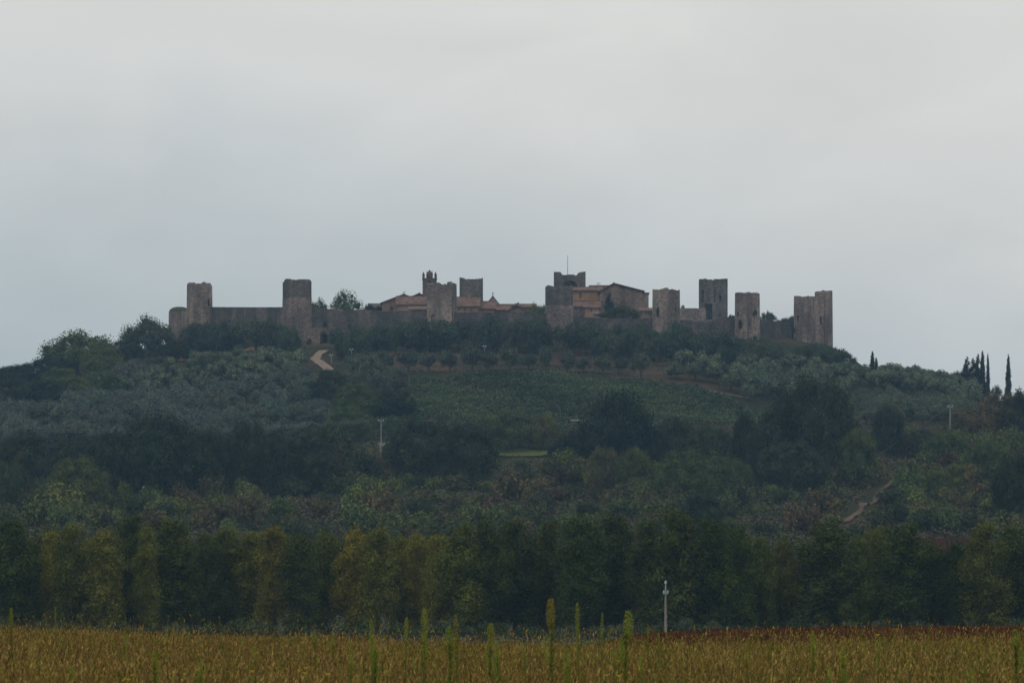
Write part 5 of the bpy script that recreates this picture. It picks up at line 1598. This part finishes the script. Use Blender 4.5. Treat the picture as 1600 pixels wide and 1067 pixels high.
# yellow flowers
for i, (px, py, Y, lab) in enumerate([(477, 1044, 50, 'upper of the three clustered yellow flowers'), (467, 1048, 50, 'left of the three clustered yellow flowers'), (475, 1052, 49, 'lowest of the three clustered yellow flowers'),
        (511, 1054, 48, 'yellow flower right of the clustered three'), (471, 1004, 60, 'yellow flower higher up, above the clustered three'), (965, 1033, 50, 'yellow flower right of the tallest weed spire'),
        (947, 1055, 47, 'yellow flower near the bottom, left of a pair'), (965, 1056, 47, 'yellow flower near the bottom, right of a pair'), (393, 1049, 48, 'yellow flower alone in the left half'),
        (204, 1055, 48, 'upper yellow flower in the left quarter'), (199, 1062, 47, 'lower yellow flower in the left quarter'), (1371, 992, 66, 'yellow flower near the ploughed strip on the right')]):
    x, y, z = P(px, py, Y)
    zg = gz(x, y)
    rt = empty('yellow_flower', (x, y, zg)); tag(rt, lab, 'flower', 'yellow flowers in the field')
    mb = MB(); mb.tube([(0, 0, -.02), (.01, 0, z - zg)], .003, 5); mb.build('stem', flatg, rt)
    mb = MB(); h = z - zg
    for k in range(10):
        a_ = k * .628; r1 = .026
        mb.poly([(.01, 0, h), (.01 + r1 * math.cos(a_ - .2), r1 * math.sin(a_ - .2), h + .012), (.01 + r1 * 1.2 * math.cos(a_), r1 * 1.2 * math.sin(a_), h + .02), (.01 + r1 * math.cos(a_ + .2), r1 * math.sin(a_ + .2), h + .012)])
    mb.cone((.01, 0), .009, .007, h - .004, h + .012, 7)
    mb.build('petals', M['yellow'], rt)

# ------------------------------------------------------------------ labels that say where each look-alike stands
MARKS = [(-999, 'near the left edge'), (80, 'below the broad skyline tree'), (170, 'below the bushy skyline tree'), (265, 'below the leftmost tower'), (340, 'below the straight wall'),
         (430, 'below the gate tower'), (515, 'below the skyline trees'), (625, 'below the broad tower'), (745, 'below the church gable'), (845, 'below the arched tower'),
         (930, 'below the stone house'), (1010, 'below the pale faced tower'), (1080, 'below the tallest far tower'), (1145, 'below the ivy patched tower'),
         (1235, 'below the right end towers'), (1310, 'below the small cypresses'), (1420, 'left of the tall cypresses'), (1520, 'near the right edge')]
TIERS = {1: [''], 2: ['lower line', 'upper line'], 3: ['lowest line', 'middle line', 'highest line'],
         5: ['lowest line', 'second lowest line', 'middle line', 'second highest line', 'highest line']}
def say_where(group, text, tiers):
    obs = [o for o in S.collection.objects if o.get('group') == group]
    rec = []
    for o in obs:
        x, y, z = o.location
        rec.append((800 + x / (K * y), H0 - (z - ZC) / (K * y), o))
    if not rec: return
    ps = sorted(r[1] for r in rec)
    cells = {}
    for px, py, o in rec:
        rank = sum(1 for q in ps if q > py) / len(ps)
        ti = min(tiers - 1, int(rank * tiers))
        mk_ = [m for a_, m in MARKS if px >= a_][-1]
        cells.setdefault((ti, mk_), []).append((px, o))
    for (ti, mk_), lst in cells.items():
        lst.sort(key=lambda q: q[0])
        tier = TIERS[tiers][ti]
        for i, (px, o) in enumerate(lst):
            head = text if len(lst) == 1 else f'{text}, {nth(i)} from left'
            tail = f'of the {tier} {mk_}' if tier else mk_
            o['label'] = f'{head} {tail}'
say_where('olive trees in the left grove', 'left grove olive', 5)
say_where('olive trees on the upper left bank', 'olive on the bare bank', 2)
say_where('olive trees in the right grove', 'right grove olive', 5)
say_where('olive trees below the orchard path', 'orchard path olive', 2)
say_where('trees along the foot of the castle wall', 'dark wall foot tree', 2)
for c_ in ('dark green', 'mid green', 'olive green', 'brownish', 'rust coloured', 'yellow green'):
    say_where(f'{c_} shrubs on the lower slope', f'{c_} shrub', 3)
    say_where(f'{c_} bushes below the big oaks', f'{c_} upper bush', 2)
say_where('second line trees behind the field', 'back line tree of the row', 1)
say_where('slope trees past the frame edges', 'out of frame tree', 3)
say_where('trees of the row past the frame edges', 'row tree past the frame', 1)
say_where('bushes at the feet of the tree row', 'low bush before the tree row', 1)

# ------------------------------------------------------------------ haze
hz = MB(); hz.box(-5200, 5200, -80, 12200, -14, 96)
m = bpy.data.materials.new('haze air'); m.use_nodes = True
t = m.node_tree; t.nodes.clear()
o_ = t.nodes.new('ShaderNodeOutputMaterial'); pv = t.nodes.new('ShaderNodeVolumePrincipled')
pv.inputs['Color'].default_value = (0.40, 0.69, 0.98, 1)
pv.inputs['Density'].default_value = 0.000127
pv.inputs['Anisotropy'].default_value = 0.0
t.links.new(pv.outputs[0], o_.inputs['Volume'])
tag(hz.build('haze', m), 'thin bluish haze over the whole valley and hill', 'haze', kind='stuff')
